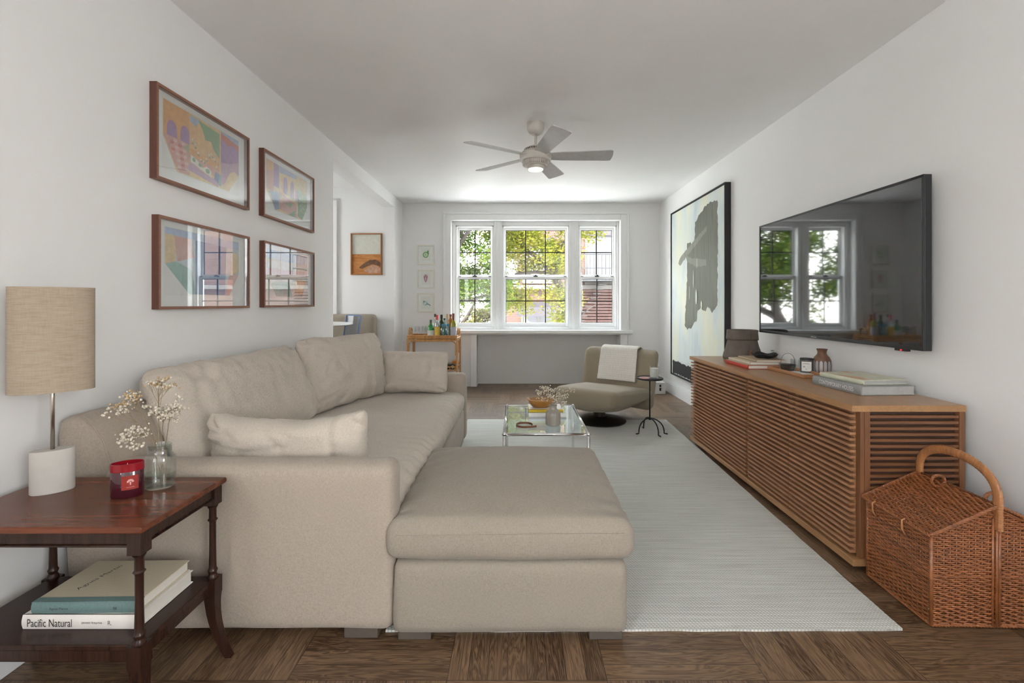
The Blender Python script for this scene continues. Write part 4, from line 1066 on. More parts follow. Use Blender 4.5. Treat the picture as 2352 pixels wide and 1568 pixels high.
# washable paper bag
pb = thing('paper_bag_planter', 'grey-brown crinkled paper bag with rolled top on the far console end', 'bag', (1.81, 3.66, TOPZ + .001), rad(10))
M_KRAFT = plain('washed_paper', (.135, .11, .09), .75, var=.18, scale=14, bump=.4)
def bagring(m, r, z, sq, seed, n=56, wob=.006):
    out_ = []
    for k in range(n):
        a = 2 * PI * k / n; c, s_ = math.cos(a), math.sin(a)
        rr = r / (abs(c) ** sq + abs(s_) ** sq) ** (1 / sq)
        rr += wob * noise.noise(Vector((c * 2.2 + seed, s_ * 2.2, z * 16)))
        out_.append(m.bm.verts.new((rr * c, rr * s_, z)))
    return out_
def bag_rings(m, lst):
    R_ = [bagring(m, *a) for a in lst]
    for a, b in zip(R_, R_[1:]):
        for k in range(len(a)): m.face([a[k], a[(k + 1) % len(a)], b[(k + 1) % len(a)], b[k]])
    return R_
q = MB(); R_ = bag_rings(q, [(.122, 0, 4, 0), (.122, .02, 4, 1), (.118, .05, 3.5, 1), (.113, .08, 3, 1), (.108, .11, 2.6, 1), (.105, .14, 2.4, 1), (.100, .165, 2.3, 1), (.101, .20, 2.2, 1)]); q.face(R_[0][::-1])
q.build('body', M_KRAFT, pb, smooth=True)
q = MB(); bag_rings(q, [(.104, .160, 2.3, 4), (.112, .156, 2.3, 4), (.113, .17, 2.3, 4), (.112, .215, 2.2, 4), (.114, .232, 2.2, 5), (.108, .235, 2.2, 5), (.102, .225, 2.2, 5), (.100, .16, 2.2, 5)])
q.build('rolled_cuff', M_KRAFT, pb, smooth=True)
MB().box(-.028, -.1215, .04, -.004, -.1185, .085).build('leather_tab', plain('tan_leather', (.24, .13, .07), .6), pb)
MB().tube([(-.01, -.114, .158), (-.008, -.115, .19), (-.012, -.1145, .232)], .0022, 5).build('seam', M_KRAFT, pb)

# ------------------------------------------------------------------ picnic basket
bs = thing('picnic_basket', 'large chestnut wicker picnic basket beside the console end', 'basket', (1.735, 1.805, 0), rad(-1.5))
HX, HY, BH, RZ = .225, .155, .335, .445
def weave(m, O, U, V, ulen, vlen, normal, du=.0225, dv=.0076, r=.0038, clip=None, amp=.0042, ustart=0.0, stake=True, seed=0):
    """strands run along U, rows step along V"""
    O, U, V, Nn = Vector(O), Vector(U).normalized(), Vector(V).normalized(), Vector(normal).normalized()
    rows = int(vlen / dv); r_ = random.Random(seed)
    for i in range(rows):
        v = (i + .5) * dv
        a, b = (0, ulen) if clip is None else clip(v)
        if b - a < .01: continue
        pts = []
        k0 = math.floor(a / du * 2); k1 = math.ceil(b / du * 2)
        ph = i % 2
        jit = r_.uniform(-.0004, .0004); rr = r * r_.uniform(.86, 1.12)
        for k in range(k0, k1 + 1):
            u = min(max(k * du / 2, a), b)
            pts.append(O + U * u + V * (v + jit + .0004 * math.sin(u * 40 + i)) + Nn * amp * math.cos(PI * (k / 2 + ph)))
        m.tube(pts, rr, 5, cap=False)
    if stake:
        n = int(ulen / du)
        for k in range(n + 1):
            u = k * du
            if clip is None: m.tube([O + U * u, O + U * u + V * vlen], .0024, 5)
            else:
                top_ = max([v for v in [j * dv for j in range(rows + 1)] if clip(v)[0] - 1e-6 <= u <= clip(v)[1] + 1e-6] or [0])
                m.tube([O + U * u, O + U * u + V * top_], .0024, 5)
body = MB()
tap = .0
def gclip(v):
    if v <= BH: return (0, 2 * HX)
    f = (v - BH) / (RZ - BH - .012); ins_ = HX * min(1, f); return (ins_, 2 * HX - ins_)
weave(body, (-HX, -HY, .012), (1, 0, 0), (0, 0, 1), 2 * HX, RZ - .02, (0, -1, 0), clip=gclip, seed=1)
weave(body, (-HX, HY, .012), (1, 0, 0), (0, 0, 1), 2 * HX, RZ - .02, (0, 1, 0), clip=gclip, seed=2)
weave(body, (-HX, -HY, .012), (0, 1, 0), (0, 0, 1), 2 * HY, BH - .012, (-1, 0, 0), seed=3)
weave(body, (HX, -HY, .012), (0, 1, 0), (0, 0, 1), 2 * HY, BH - .012, (1, 0, 0), seed=4)
def braid(m, pts, r=.006, strand=.0034, turns=60, n=3, sub=5):
    P_ = [Vector(p) for p in pts]; seg = []
    tot = sum((b - a).length for a, b in zip(P_, P_[1:]))
    N = int(tot / .006)
    def at(t):
        d = t * tot
        for a, b in zip(P_, P_[1:]):
            l = (b - a).length
            if d <= l + 1e-9: return a.lerp(b, d / l if l else 0), (b - a).normalized()
            d -= l
        return P_[-1], (P_[-1] - P_[-2]).normalized()
    for s_i in range(n):
        o_ = []
        for k in range(N + 1):
            p, t_ = at(k / N); a = Vector((0, 0, 1)); n1_ = t_.cross(a)
            n1_ = n1_.normalized() if n1_.length > .1 else Vector((1, 0, 0)); n2_ = t_.cross(n1_)
            ph = k / N * tot / .034 * 2 * PI + 2 * PI * s_i / n
            o_.append(p + n1_ * r * math.cos(ph) + n2_ * r * math.sin(ph) * .8)
        m.tube(o_, strand, sub)
loop = [(-HX, -HY, .008), (HX, -HY, .008), (HX, HY, .008), (-HX, HY, .008), (-HX, -HY, .008)]
braid(body, loop, .004, .0036)
braid(body, [(-HX - .002, -HY - .002, .185), (HX + .002, -HY - .002, .185), (HX + .002, HY, .185), (-HX - .002, HY, .185), (-HX - .002, -HY - .002, .185)], .0028, .0022)
braid(body, [(-HX, -HY - .004, BH - .004), (-.012, -HY - .004, RZ - .014)], .003, .0028); braid(body, [(HX, -HY - .004, BH - .004), (.012, -HY - .004, RZ - .014)], .003, .0028)
for (sx_, sy_) in ((-1, -1), (1, -1), (1, 1), (-1, 1)): body.tube([(sx_ * HX, sy_ * HY, 0.006), (sx_ * HX, sy_ * HY, BH)], .0062, 8)
body.tube([(-.012, -HY - .004, .01), (-.012, -HY - .006, .40)], .0045, 6).tube([(.0, -HY - .006, .01), (.0, -HY - .008, .40)], .005, 6).tube([(.012, -HY - .004, .01), (.012, -HY - .006, .40)], .0045, 6)
body.build('woven_body', M_WICKER, bs, smooth=True, fix=False)
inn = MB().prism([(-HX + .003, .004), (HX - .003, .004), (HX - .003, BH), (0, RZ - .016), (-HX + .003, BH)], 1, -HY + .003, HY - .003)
inn.build('shade_backing', M_WICKER_IN, bs)  # dark core added to stand for shade between the strands
sl_len = math.hypot(HX + .012, RZ - BH)
for sgn, lab in ((-1, 1), (1, 2)):
    lid = MB(); ov = .014
    O = Vector((sgn * (HX + .014), -HY - ov, BH + .004)); V = Vector((-sgn * (HX + .014), 0, RZ - BH)); nn_ = Vector((sgn * (RZ - BH), 0, HX))
    weave(lid, O, (0, 1, 0), V, 2 * (HY + ov), V.length, nn_, du=.022, dv=.0080, r=.0038, seed=8 + lab)
    c_ = [O, O + Vector((0, 2 * (HY + ov), 0))]
    e_ = V
    braid(lid, [O, O + Vector((0, 2 * (HY + ov), 0))], .0045, .0036)
    braid(lid, [O, O + e_], .0042, .0036); braid(lid, [O + Vector((0, 2 * (HY + ov), 0)), O + Vector((0, 2 * (HY + ov), 0)) + e_], .0042, .0036)
    braid(lid, [O + e_, O + Vector((0, 2 * (HY + ov), 0)) + e_], .003, .003)
    lo = lid.build('lid', M_WICKER, bs, smooth=True, fix=False)
    for yy in (-HY * .35, HY * .62):
        lp_ = MB(); a = [(sgn * (HX + .012), yy, BH + .012), (sgn * (HX + .024), yy, BH + .006), (sgn * (HX + .022), yy, BH - .03), (sgn * (HX + .010), yy, BH - .05)]
        lp_.tube(a, .0035, 6); lp_.build('loop', M_WICKER_H, lo, smooth=True)
hd_ = MB(); ps = []; rs = []
NH = 220
for i in range(NH + 1):
    t = i / NH
    if t < .18: y = -HY - .010; z = .36 + (t / .18) * .10; 
    elif t > .82: y = HY + .010; z = .36 + ((1 - t) / .18) * .10
    else:
        a = (t - .18) / .64 * PI; y = -(HY + .010) * math.cos(a) ; z = .46 + .125 * math.sin(a) ** .75
    ps.append((.002, y, z)); rs.append(.0175 * (1 + .035 * math.sin(i * 1.6)))
hd_.tube(ps, rs, 10, flat=.55)
hd_.build('handle', M_WICKER_H, bs, smooth=True)
for (x, y, z) in ((-.03, HY * .25, RZ + .012), (.03, -HY * .75, RZ + .006)):
    k_ = MB(); braid(k_, [(x + .026 * math.cos(rad(a)), y, z + .024 * math.sin(rad(a))) for a in range(0, 361, 20)], .0036, .0034)
    k_.build('lid_toggle', M_WICKER, bs, smooth=True, fix=False)

# ------------------------------------------------------------------ coffee table (chrome tube and glass)
ct = thing('coffee_table', 'low chrome tube and clear glass coffee table behind the ottoman', 'table', (.173, 3.075, .011))
TXh, TYh, TZ2 = .25, .375, .40
fr = MB(); R0 = .0095
for z in (TZ2 - .011,):
    fr.tube([(-TXh, -TYh, z), (TXh, -TYh, z)], R0, 14).tube([(-TXh, TYh, z), (TXh, TYh, z)], R0, 14).tube([(-TXh, -TYh, z), (-TXh, TYh, z)], R0, 14).tube([(TXh, -TYh, z), (TXh, TYh, z)], R0, 14)
for x in (-TXh, TXh):
    for y in (-TYh, TYh): fr.ball((x, y, TZ2 - .011), .0135, 14, 10)
fr.build('frame', M_CHROME, ct, smooth=True)
for x in (-TXh, TXh):
    for y in (-TYh, TYh): MB().tube([(x, y, 0), (x, y, TZ2 - .011)], R0, 14).lathe([(.012, 0), (.012, .012)], (x, y, 0), 12).build('leg', M_CHROME, ct, smooth=True)
MB().box(-TXh + .010, -TYh + .010, TZ2 - .013, TXh - .010, TYh - .010, TZ2 - .006).build('glass_top', M_GLASS_TABLE, ct)
CTZ = .011 + TZ2 - .006
M_YEL = plain('yellow_cover', (.70, .50, .03), .5); M_GRNBK = plain('green_white_cover', (.62, .66, .50), .5); M_BLUEBK = plain('blue_edge_cover', (.10, .25, .38), .5)
k1 = book('book', 'white-paged book with blue edge lying on the coffee table glass', 'book', (.205, 3.19, CTZ), rad(0), .255, .20, .028, M_BLUEBK, M_PAGES, spine=M_PAPER)
MB().box(-.126, -.099, .0275, .126, .099, .0288).build('cover_paper', M_GRNBK, k1)
k2 = book('book', 'white and yellow book under the wooden bowl', 'book', (.195, 3.20, CTZ + .029), rad(1.5), .235, .185, .016, M_YEL, M_PAGES, spine=M_YEL)
MB().box(-.116, -.070, .0158, .116, .091, .0170).build('cover_paper', M_BKWHITE, k2)
bw = thing('wooden_bowl', 'honey coloured oblong wooden bowl on the coffee table books', 'bowl', (.165, 3.19, CTZ + .0465))
q = MB(); M_BOWL = wood('bowl_wood', (.42, .20, .05), 0, .35, .35, .2, 2)
rings = []
for (f, z) in ((.0, 0), (.45, 0), (.62, .008), (.82, .028), (.97, .050), (1.0, .056), (.93, .057), (.80, .045), (.62, .018), (.3, .010), (0, .010)):
    ring = []
    for k in range(36):
        a = 2 * PI * k / 36; c, s_ = math.cos(a), math.sin(a)
        rr = 1 / (abs(c) ** 3 + abs(s_) ** 3) ** (1 / 3)
        ring.append(q.bm.verts.new((.098 * f * rr * c, .062 * f * rr * s_, z + (.008 * abs(c) ** 3 if z > .04 else 0))))
    rings.append(ring)
for a, b in zip(rings, rings[1:]):
    for k in range(36): q.face([a[k], a[(k + 1) % 36], b[(k + 1) % 36], b[k]])
bmesh.ops.remove_doubles(q.bm, verts=q.bm.verts, dist=.00005)
q.build('body', M_BOWL, bw, smooth=True)
cv = thing('fluted_vase', 'small grey fluted ceramic vase on the coffee table', 'vase', (.228, 2.90, CTZ))
q = MB(); rings = []; n = 64
for (r, z, fl) in ((.043, 0, .0), (.047, .006, .6), (.0475, .05, 1), (.046, .075, 1), (.040, .088, .6), (.028, .098, 0), (.023, .105, 0), (.023, .117, 0), (.027, .126, 0), (.025, .1265, 0), (.020, .118, 0), (.020, .09, 0)):
    rings.append([q.bm.verts.new((r * (1 + .055 * fl * (abs(math.sin(9 * 2 * PI * k / n)) - .5)) * math.cos(2 * PI * k / n), r * (1 + .055 * fl * (abs(math.sin(9 * 2 * PI * k / n)) - .5)) * math.sin(2 * PI * k / n), z)) for k in range(n)])
for a, b in zip(rings, rings[1:]):
    for k in range(n): q.face([a[k], a[(k + 1) % n], b[(k + 1) % n], b[k]])
q.face(rings[0][::-1])
smooth_by_angle(q.build('body', plain('warm_grey_ceramic', (.33, .30, .26), .4, var=.1, scale=15), cv), 60)
bouquet('dried_flowers', 'airy white blossom sprays in the grey fluted vase', (.228, 2.90, CTZ + .02), None, [
    ((0, 0, 0), (0, 0, .10), (.05, -.01, .165), (.032, .02, .020), 112), ((0, 0, 0), (-.005, 0, .10), (-.035, .02, .195), (.030, .02, .012), 98),
    ((.005, 0, 0), (.005, 0, .10), (.0, .02, .16), (.030, .02, .014), 84), ((0, .005, 0), (-.005, 0, .10), (-.085, .0, .185), (.022, .02, .012), 63),
    ((0, .005, 0), (.005, 0, .10), (.07, .0, .12), (.014, .02, .016), 42)], br=.0036, seed=15, stem_r=.0009)
rg = thing('leather_strap_ring', 'looped brown leather strap lying on the coffee table glass', 'strap', (.045, 2.87, CTZ))
q = MB(); n = 40; A_, B_ = [], []
for k in range(n + 1):
    a = 2 * PI * k / n * .97; rx = .050; p = Vector((rx * math.cos(a), .055 * math.sin(a) * .9, 0))
    if k > n - 6: p += Vector((.004 * (k - n + 6), -.003 * (k - n + 6), 0))
    A_.append(p)
pr = []
for p in A_:
    nrm = Vector((p.x, p.y, 0)).normalized(); pr.append([q.bm.verts.new(p + nrm * s_ + Vector((0, 0, z))) for s_, z in ((0, 0), (.003, 0), (.003, .013), (0, .013))])
for a, b in zip(pr, pr[1:]):
    for k in range(4): q.face([a[k], a[(k + 1) % 4], b[(k + 1) % 4], b[k]])
q.face(pr[0]); q.face(pr[-1][::-1])
q.build('strap', plain('brown_leather', (.17, .07, .035), .5), rg)

# ------------------------------------------------------------------ swivel lounge chair
ANG = math.atan2(-.62, .785)      # local -y is the front; local x runs to viewer's right
ch = thing('swivel_chair', 'armless taupe swivel lounge chair on a dark round base', 'chair', (.835, 4.56, .011), (0, 0, rad(-35)))
def seat2(p, u, v, w):
    f = (1 - v) / 2
    x = p.x * (1 - .20 * f); y = p.y - .03 * (1 - u * u) * max(0, f) ** 2
    lo = (1 - w) / 2; hi = (1 + w) / 2
    z = p.z - .085 * (v + 1) / 2 * hi + .018 * (1 - u * u) * (1 - v * v) * hi + lo * (.035 * u * u + .03 * abs(v) ** 3)
    x *= 1 - .10 * lo * lo; y += .03 * lo * lo * f * 2
    return Vector((x, y, z))
MB().softbox((0, .035, .245), (.82, .84, .245), .075, .022, seat2).build('seat', M_TAUPE, ch, smooth=True)
def back2(p, u, v, w):
    t = (w + 1) / 2
    x = p.x * (1 - .04 * t - .06 * (1 - t)); y = p.y + .16 * t - .05 * u * u
    return Vector((x, y, p.z))
MB().softbox((0, .42, .375), (.86, .15, .60), .065, .022, back2).build('backrest', M_TAUPE, ch, smooth=True)
smooth_by_angle(MB().lathe([(.245, 0), (.262, .004), (.262, .012), (.20, .03), (.09, .042), (.06, .05), (.06, .14)], (0, -.03, 0), 48).build('base', plain('dark_bronze', (.035, .028, .022), .35, .5), ch), 40)
# throw over the backrest
thr = MB(); NU, NV = 30, 60
prof_t = []
# path in local (y,z): front bottom -> over the top -> back
for k in range(NV + 1):
    t = k / NV
    if t < .55:
        s__ = t / .55; prof_t.append((.337 + .07 + .085 * s__ , .34 + .315 * s__))
    elif t < .72:
        a = (t - .55) / .17 * PI; prof_t.append((.570 - .078 * math.cos(a), .655 + .030 * math.sin(a)))
    else:
        s__ = (t - .72) / .28; prof_t.append((.648 - .055 * s__, .65 - .20 * s__))
x0_, x1_ = -.20, .20
gf, gbk = [], []
for off, store in ((.0, gf), (.014, gbk)):
    for i in range(NU + 1):
        col = []
        for k, (y, z) in enumerate(prof_t):
            u = i / NU; x = x0_ + (x1_ - x0_) * u + .03 * (1 - k / NV) * (1 if u > .5 else -1) * abs(u - .5)
            k0, k1 = max(0, k - 1), min(NV, k + 1)
            ty, tz = prof_t[k1][0] - prof_t[k0][0], prof_t[k1][1] - prof_t[k0][1]; l_ = math.hypot(ty, tz) or 1
            ny, nz = -tz / l_, ty / l_
            d = .006 + off + .003 * noise.noise(Vector((x * 14, k * .2, 1)))
            yy = y - .05 * (2 * (x + .0) / .84) ** 2
            col.append(thr.bm.verts.new((x + .02 * 0, yy + ny * d, z + nz * d)))
        store.append(col)
for G in (gf, gbk):
    for i in range(NU):
        for k in range(NV): thr.face([G[i][k], G[i + 1][k], G[i + 1][k + 1], G[i][k + 1]])
for i in range(NU):
    thr.face([gf[i][0], gf[i + 1][0], gbk[i + 1][0], gbk[i][0]]); thr.face([gf[i][NV], gf[i + 1][NV], gbk[i + 1][NV], gbk[i][NV]])
for k in range(NV):
    thr.face([gf[0][k], gf[0][k + 1], gbk[0][k + 1], gbk[0][k]]); thr.face([gf[NU][k], gf[NU][k + 1], gbk[NU][k + 1], gbk[NU][k]])
to = thr.build('throw_blanket', M_KNIT, smooth=True, loc=(.835, 4.56, .011), rot=(0, 0, rad(-35)))
tag(to, 'cream knitted throw draped over the back of the swivel chair', 'blanket')

# ------------------------------------------------------------------ iron drink table
dt = thing('drink_table', 'slender black iron drink table with arched feet on the rug corner', 'table', (1.20, 4.12, .011))
smooth_by_angle(MB().lathe([(.0, .482), (.112, .482), (.118, .486), (.118, .496), (.114, .497), (.112, .492), (0, .492)], (0, 0, 0), 40).build('table_top', M_IRON, dt), 40)
MB().tube([(0, 0, .12), (0, 0, .485)], .0065, 10).lathe([(.012, .115), (.013, .125), (.008, .135)], (0, 0, 0), 12).build('pole', M_IRON, dt, smooth=True)
for a in (205, 290, 335, 100):
    c, s_ = math.cos(rad(a)), math.sin(rad(a)); L_ = []
    for k in range(13):
        t = k / 12; r = .125 * math.sin(t * PI / 2) ** 1.0; z = .125 * math.cos(t * PI / 2) ** .8 + .006 if t < 1 else .006
        L_.append((r * c, r * s_, max(.006, z)))
    L_.append((.155 * c, .155 * s_, .005))
    MB().tube(L_, .0058, 8).build('leg', M_IRON, dt, smooth=True)
cg = thing('glass_candle', 'white candle in clear glass on the iron drink table', 'candle', (1.235, 4.10, .506))
smooth_by_angle(MB().lathe([(.0, .0), (.036, .0), (.040, .004), (.041, .105), (.039, .105), (.037, .012), (0, .011)], (0, 0, 0), 32, capb=False, capt=False).build('glass', M_GLASS_CLEAR, cg), 50)
MB().lathe([(.0365, .012), (.0365, .088), (.03, .09)], (0, 0, 0), 32).build('wax', plain('white_wax', (.82, .80, .74), .5), cg)
co = MB().lathe([(.045, 0), (.046, .003), (.045, .006)], (0, 0, 0), 32).build('coaster', plain('dusty_pink_leather', (.52, .27, .23), .6), loc=(1.145, 4.10, .504), rot=(0, 0, 0))
tag(co, 'round dusty pink coaster on the iron drink table', 'coaster')
# white box on the floor in the corner
wbx = thing('power_box', 'small white box with dark slots on the floor in the far right corner', 'box', (1.855, 5.95, 0))
MB().box(-.07, -.05, 0, .07, .05, .155).build('body', M_WHITE, wbx, bevel=.008)
MB().box(-.012, -.052, .095, .012, -.049, .125).box(-.012, -.052, .045, .012, -.049, .085).build('slots', M_BLACK, wbx)

# ------------------------------------------------------------------ ceiling fan
fn = thing('ceiling_fan', 'putty coloured ceiling fan with five pale blades', 'ceiling fan', (.146, 3.60, ZC))
smooth_by_angle(MB().lathe([(.068, 0), (.070, -.006), (.071, -.03), (.068, -.052), (.055, -.075), (.036, -.088), (.026, -.092)], (0, 0, 0), 40).build('canopy', M_FAN, fn), 50)
MB().lathe([(.011, -.09), (.011, -.185)], (0, 0, 0), 16).build('downrod', M_FAN, fn, smooth=True)
smooth_by_angle(MB().lathe([(.018, -.172), (.045, -.182), (.060, -.188), (.062, -.196), (.075, -.200), (.088, -.206), (.090, -.228), (.115, -.236), (.126, -.246), (.127, -.268), (.122, -.282), (.123, -.288), (.118, -.30), (.098, -.304), (.092, -.330), (.085, -.338), (.066, -.340), (.066, -.36), (.062, -.362)], (0, 0, 0), 48).build('motor_housing', M_FAN, fn), 30)
vn = MB()
for k in range(40):
    a = 2 * PI * k / 40
    vn.obox((.0965 * math.cos(a), .0965 * math.sin(a), -.3175), (.012, .006, .030), Matrix.Rotation(a, 3, 'Z'))
for k in range(34):
    a = 2 * PI * k / 34
    vn.obox((.0895 * math.cos(a), .0895 * math.sin(a), -.216), (.007, .005, .022), Matrix.Rotation(a, 3, 'Z'))
vn.build('vent_fins', M_FAN, fn)
MB().lathe([(.0925, -.3035), (.0925, -.3305)], (0, 0, 0), 40, capb=False, capt=False).build('vent_gap_shade', M_INNER, fn, smooth=True)  # dark ring standing for the shade between the fins
MB().lathe([(.0890, -.2065), (.0895, -.2275)], (0, 0, 0), 40, capb=False, capt=False).build('vent_gap_shade', M_INNER, fn, smooth=True)  # likewise a shade ring behind the upper fins
s = NT('fan_light_lens').set((.9, .9, .88), .3); s.b.inputs['Emission Color'].default_value = (1, .97, .92, 1); s.b.inputs['Emission Strength'].default_value = .35
smooth_by_angle(MB().lathe([(.061, -.360), (.058, -.370), (.04, -.376), (.0, -.378)], (0, 0, 0), 32, capb=False).build('light_lens', s.m, fn), 50)
for k in range(5):
    a = rad(-3 + 72 * k)
    bl = MB(); Rz = Matrix.Rotation(a, 3, 'Z') @ Matrix.Rotation(rad(-13), 3, 'X')
    pts2 = [(.10, -.045), (.20, -.058), (.58, -.074), (.60, -.068), (.605, .0), (.595, .068), (.575, .074), (.20, .058), (.10, .045)]
    A = [bl.bm.verts.new(Rz @ Vector((x, y, .003)) + Vector((0, 0, -.262))) for x, y in pts2]; B2 = [bl.bm.verts.new(Rz @ Vector((x, y, -.003)) + Vector((0, 0, -.262))) for x, y in pts2]
    bl.face(A); bl.face(B2[::-1])
    for i in range(len(pts2)): bl.face([A[i], B2[i], B2[(i + 1) % len(pts2)], A[(i + 1) % len(pts2)]])
    bl.build('blade', M_BLADE, fn)

# ------------------------------------------------------------------ bar cart
bcx0, bcx1, bcy0, bcy1 = -1.43, -.785, 5.93, 6.27
bt = thing('bar_cart', 'golden rattan bar cart beside the window', 'cart', ((bcx0 + bcx1) / 2, (bcy0 + bcy1) / 2, 0))
hx, hy = (bcx1 - bcx0) / 2, (bcy1 - bcy0) / 2
q = MB().box(-hx, -hy, .715, hx, hy, .722)
for (ax, ay, bx_, by_) in ((-hx, -hy, hx, -hy), (-hx, hy, hx, hy), (-hx, -hy, -hx, hy), (hx, -hy, hx, hy)):
    for i in range(5):
        z = .722 + i * .009; n = 26; pts = [(ax + (bx_ - ax) * k / n + (0 if ay == by_ else .004 * math.cos(PI * (k + i))), ay + (by_ - ay) * k / n + (.004 * math.cos(PI * (k + i)) if ay == by_ else 0), z) for k in range(n + 1)]
        q.tube(pts, .0052, 5)
q.build('woven_tray', M_RATTAN, bt, smooth=False)
fr = MB()
for z in (.70, .35, .31):
    fr.tube([(-hx, -hy, z), (hx, -hy, z), (hx, hy, z), (-hx, hy, z)], .0095 if z > .5 else .008, 8, closed=True)
for y in (-hy, hy):
    A_ = [(-hx + .018, y, .50), (-hx + .018, y, .64)] + [(-hx + .018 + .055 * (1 - math.cos(rad(a))), y, .64 + .045 * math.sin(rad(a))) for a in range(15, 91, 15)] + [(hx - .073, y, .685)] + [(hx - .073 + .055 * math.sin(rad(a)), y, .64 + .045 * math.cos(rad(a))) for a in range(15, 91, 15)] + [(hx - .018, y, .50)]
    fr.tube(A_, .007, 8)
for k in range(10): fr.tube([(-hx + .03 + k * .065, -hy, .31), (-hx + .03 + k * .065, -hy, .35)], .005, 6)
fr.box(-hx, -hy, .300, hx, hy, .306)
fr.build('frame', M_RATTAN, bt, smooth=False)
for x in (-hx, hx):
    for y in (-hy, hy):
        lg = MB().tube([(x, y, 0), (x, y, .72)], .013, 10)
        for z in (.55, .56, .36, .30, .69): lg.tube([(x, y, z), (x, y, z + .008)], .016, 10)
        lg.build('leg', M_RATTAN, bt, smooth=False)
for x in (-hx, hx):
    h_ = MB()
    for dx in (-.008, .008): h_.tube([(x + dx, -.06, .74), (x + dx, -.06, .80)] + [(x + dx, .06 * -math.cos(rad(a)), .80 + .05 * math.sin(rad(a))) for a in range(15, 180, 15)] + [(x + dx, .06, .80), (x + dx, .06, .74)], .0075, 8)
    h_.build('handle', M_RATTAN, bt, smooth=True)
TRZ = .7225
def bottle(label, px, d, H, R, glass, cap, capc, labc=None, neck=.011, shoulder=.62, lying=False, body2=None):
    x = (px - 1188) * d / 1045
    root = thing('liquor_bottle', label, 'bottle', (x, d, TRZ), 0, 'bottles on the bar cart')
    sh_ = H * shoulder
    smooth_by_angle(MB().lathe([(R * .9, 0), (R, .006), (R, sh_), (R * .8, sh_ + .02), (neck * 1.15, sh_ + .05), (neck, H - .035), (neck, H - .005)], (0, 0, 0), 20).build('body', glass, root), 40)
    MB().lathe([(neck * 1.2, H - .04 * cap), (neck * 1.2, H)], (0, 0, 0), 14).build('cap', capc, root)
    if labc: MB().lathe([(R + .0008, H * .10), (R + .0008, sh_ * .78)], (0, 0, 0), 20, capb=False, capt=False).build('label', labc, root, smooth=True)
    return root
def bg_(name, c, r=.1): return plain(name, c, r, var=.05)
G_GREEN = bg_('green_bottle_glass', (.03, .22, .04)); G_OLIVE = bg_('olive_bottle_glass', (.03, .045, .015)); G_CLEAR = thin_glass('clear_bottle_glass', (.80, .84, .84), 1.5, .08); G_BLUE = thin_glass('pale_blue_bottle_glass', (.50, .70, .72), 1.5, .08)
G_AMBER = bg_('amber_bottle_glass', (.35, .14, .02)); G_YEL = bg_('yellow_wine_glass', (.25, .24, .02)); G_AQUA = thin_glass('aqua_bottle_glass', (.55, .75, .66), 1.5, .08)
C_BLUE = bg_('bright_blue_cap', (.03, .28, .55), .4); C_RED = bg_('red_cap', (.60, .03, .02), .4); C_GREEN = bg_('dark_green_cap', (.02, .08, .03), .4); C_GOLD = bg_('gold_cap', (.55, .36, .14), .4); C_BROWN = bg_('brown_foil', (.22, .05, .03), .4)
L_WHITE = bg_('bottle_label_white', (.66, .68, .62), .6); L_YEL = bg_('bottle_label_yellow', (.75, .48, .08), .6); L_GREY = bg_('bottle_label_grey', (.42, .42, .46), .6); L_ORG = bg_('bottle_label_orange', (.62, .30, .08), .6)
bottle('green bottle with white label on the bar cart', 989.5, 5.99, .240, .042, G_GREEN, 1, C_GREEN, L_WHITE, .012, .55)
bottle('clear bottle with yellow label and red cap', 1004, 5.99, .305, .035, G_CLEAR, 1.6, C_RED, L_YEL, .011, .62)
bottle('clear bottle with black cap behind the yellow-labelled one', 999.5, 6.09, .315, .034, G_CLEAR, 1.0, M_BLACK, None, .012, .62)
bottle('dark olive wine bottle standing behind the blue-capped pair', 1014, 6.10, .305, .035, G_OLIVE, 1.4, G_OLIVE, None, .013, .6)
bottle('pale blue bottle with bright blue cap, left of the pair', 1017.5, 5.99, .185, .037, G_BLUE, .8, C_BLUE, None, .014, .66)
bottle('pale blue bottle with bright blue cap, right of the pair', 1028.5, 5.99, .185, .037, G_BLUE, .8, C_BLUE, None, .014, .66)
bottle('aqua glass bottle at the back of the cart', 1021, 6.17, .255, .034, G_AQUA, .6, C_GREEN, None, .012, .6)
bottle('clear bottle with a tall tan cork', 1027, 6.12, .315, .033, G_CLEAR, 1.5, C_GOLD, None, .012, .6)
bottle('amber bottle with orange label near the window casing', 1035, 6.12, .310, .040, G_AMBER, .8, C_BROWN, L_ORG, .014, .66)
bottle('wine bottle with yellow-green glass, grey label and brown foil', 1041.5, 5.99, .325, .040, G_YEL, 2.4, C_BROWN, L_GREY, .013, .58)
gi = 0
GLS = None
for (px, d, lab) in ((950, 6.0, 'leftmost stemless-looking wine glass on the cart'), (958, 6.08, 'second wine glass from the left on the cart'), (967, 6.0, 'third wine glass from the left on the cart'), (975, 6.10, 'wine glass next to the green bottle, behind'), (981, 6.0, 'fifth wine glass, closest to the green bottle')):
    x = (px - 1188) * d / 1045
    if GLS is None:
        GLS = thing('wine_glass', lab, 'glass', (x, d, TRZ), 0, 'wine glasses on the bar cart')
        smooth_by_angle(MB().lathe([(.032, 0), (.032, .002), (.004, .006), (.0035, .06), (.018, .068), (.033, .088), (.036, .11), (.030, .155), (.0292, .155), (.034, .11), (.03, .09), (.012, .07)], (0, 0, 0), 24, capt=False).build('body', thin_glass('fine_crystal', (.985, .99, .99), 1.35, 0), GLS), 50)
    else:
        c = copy_tree(GLS); c.location = (x, d, TRZ); c['label'] = lab.replace('stemless-looking ', '')
GLS['label'] = 'leftmost clear wine glass on the cart'
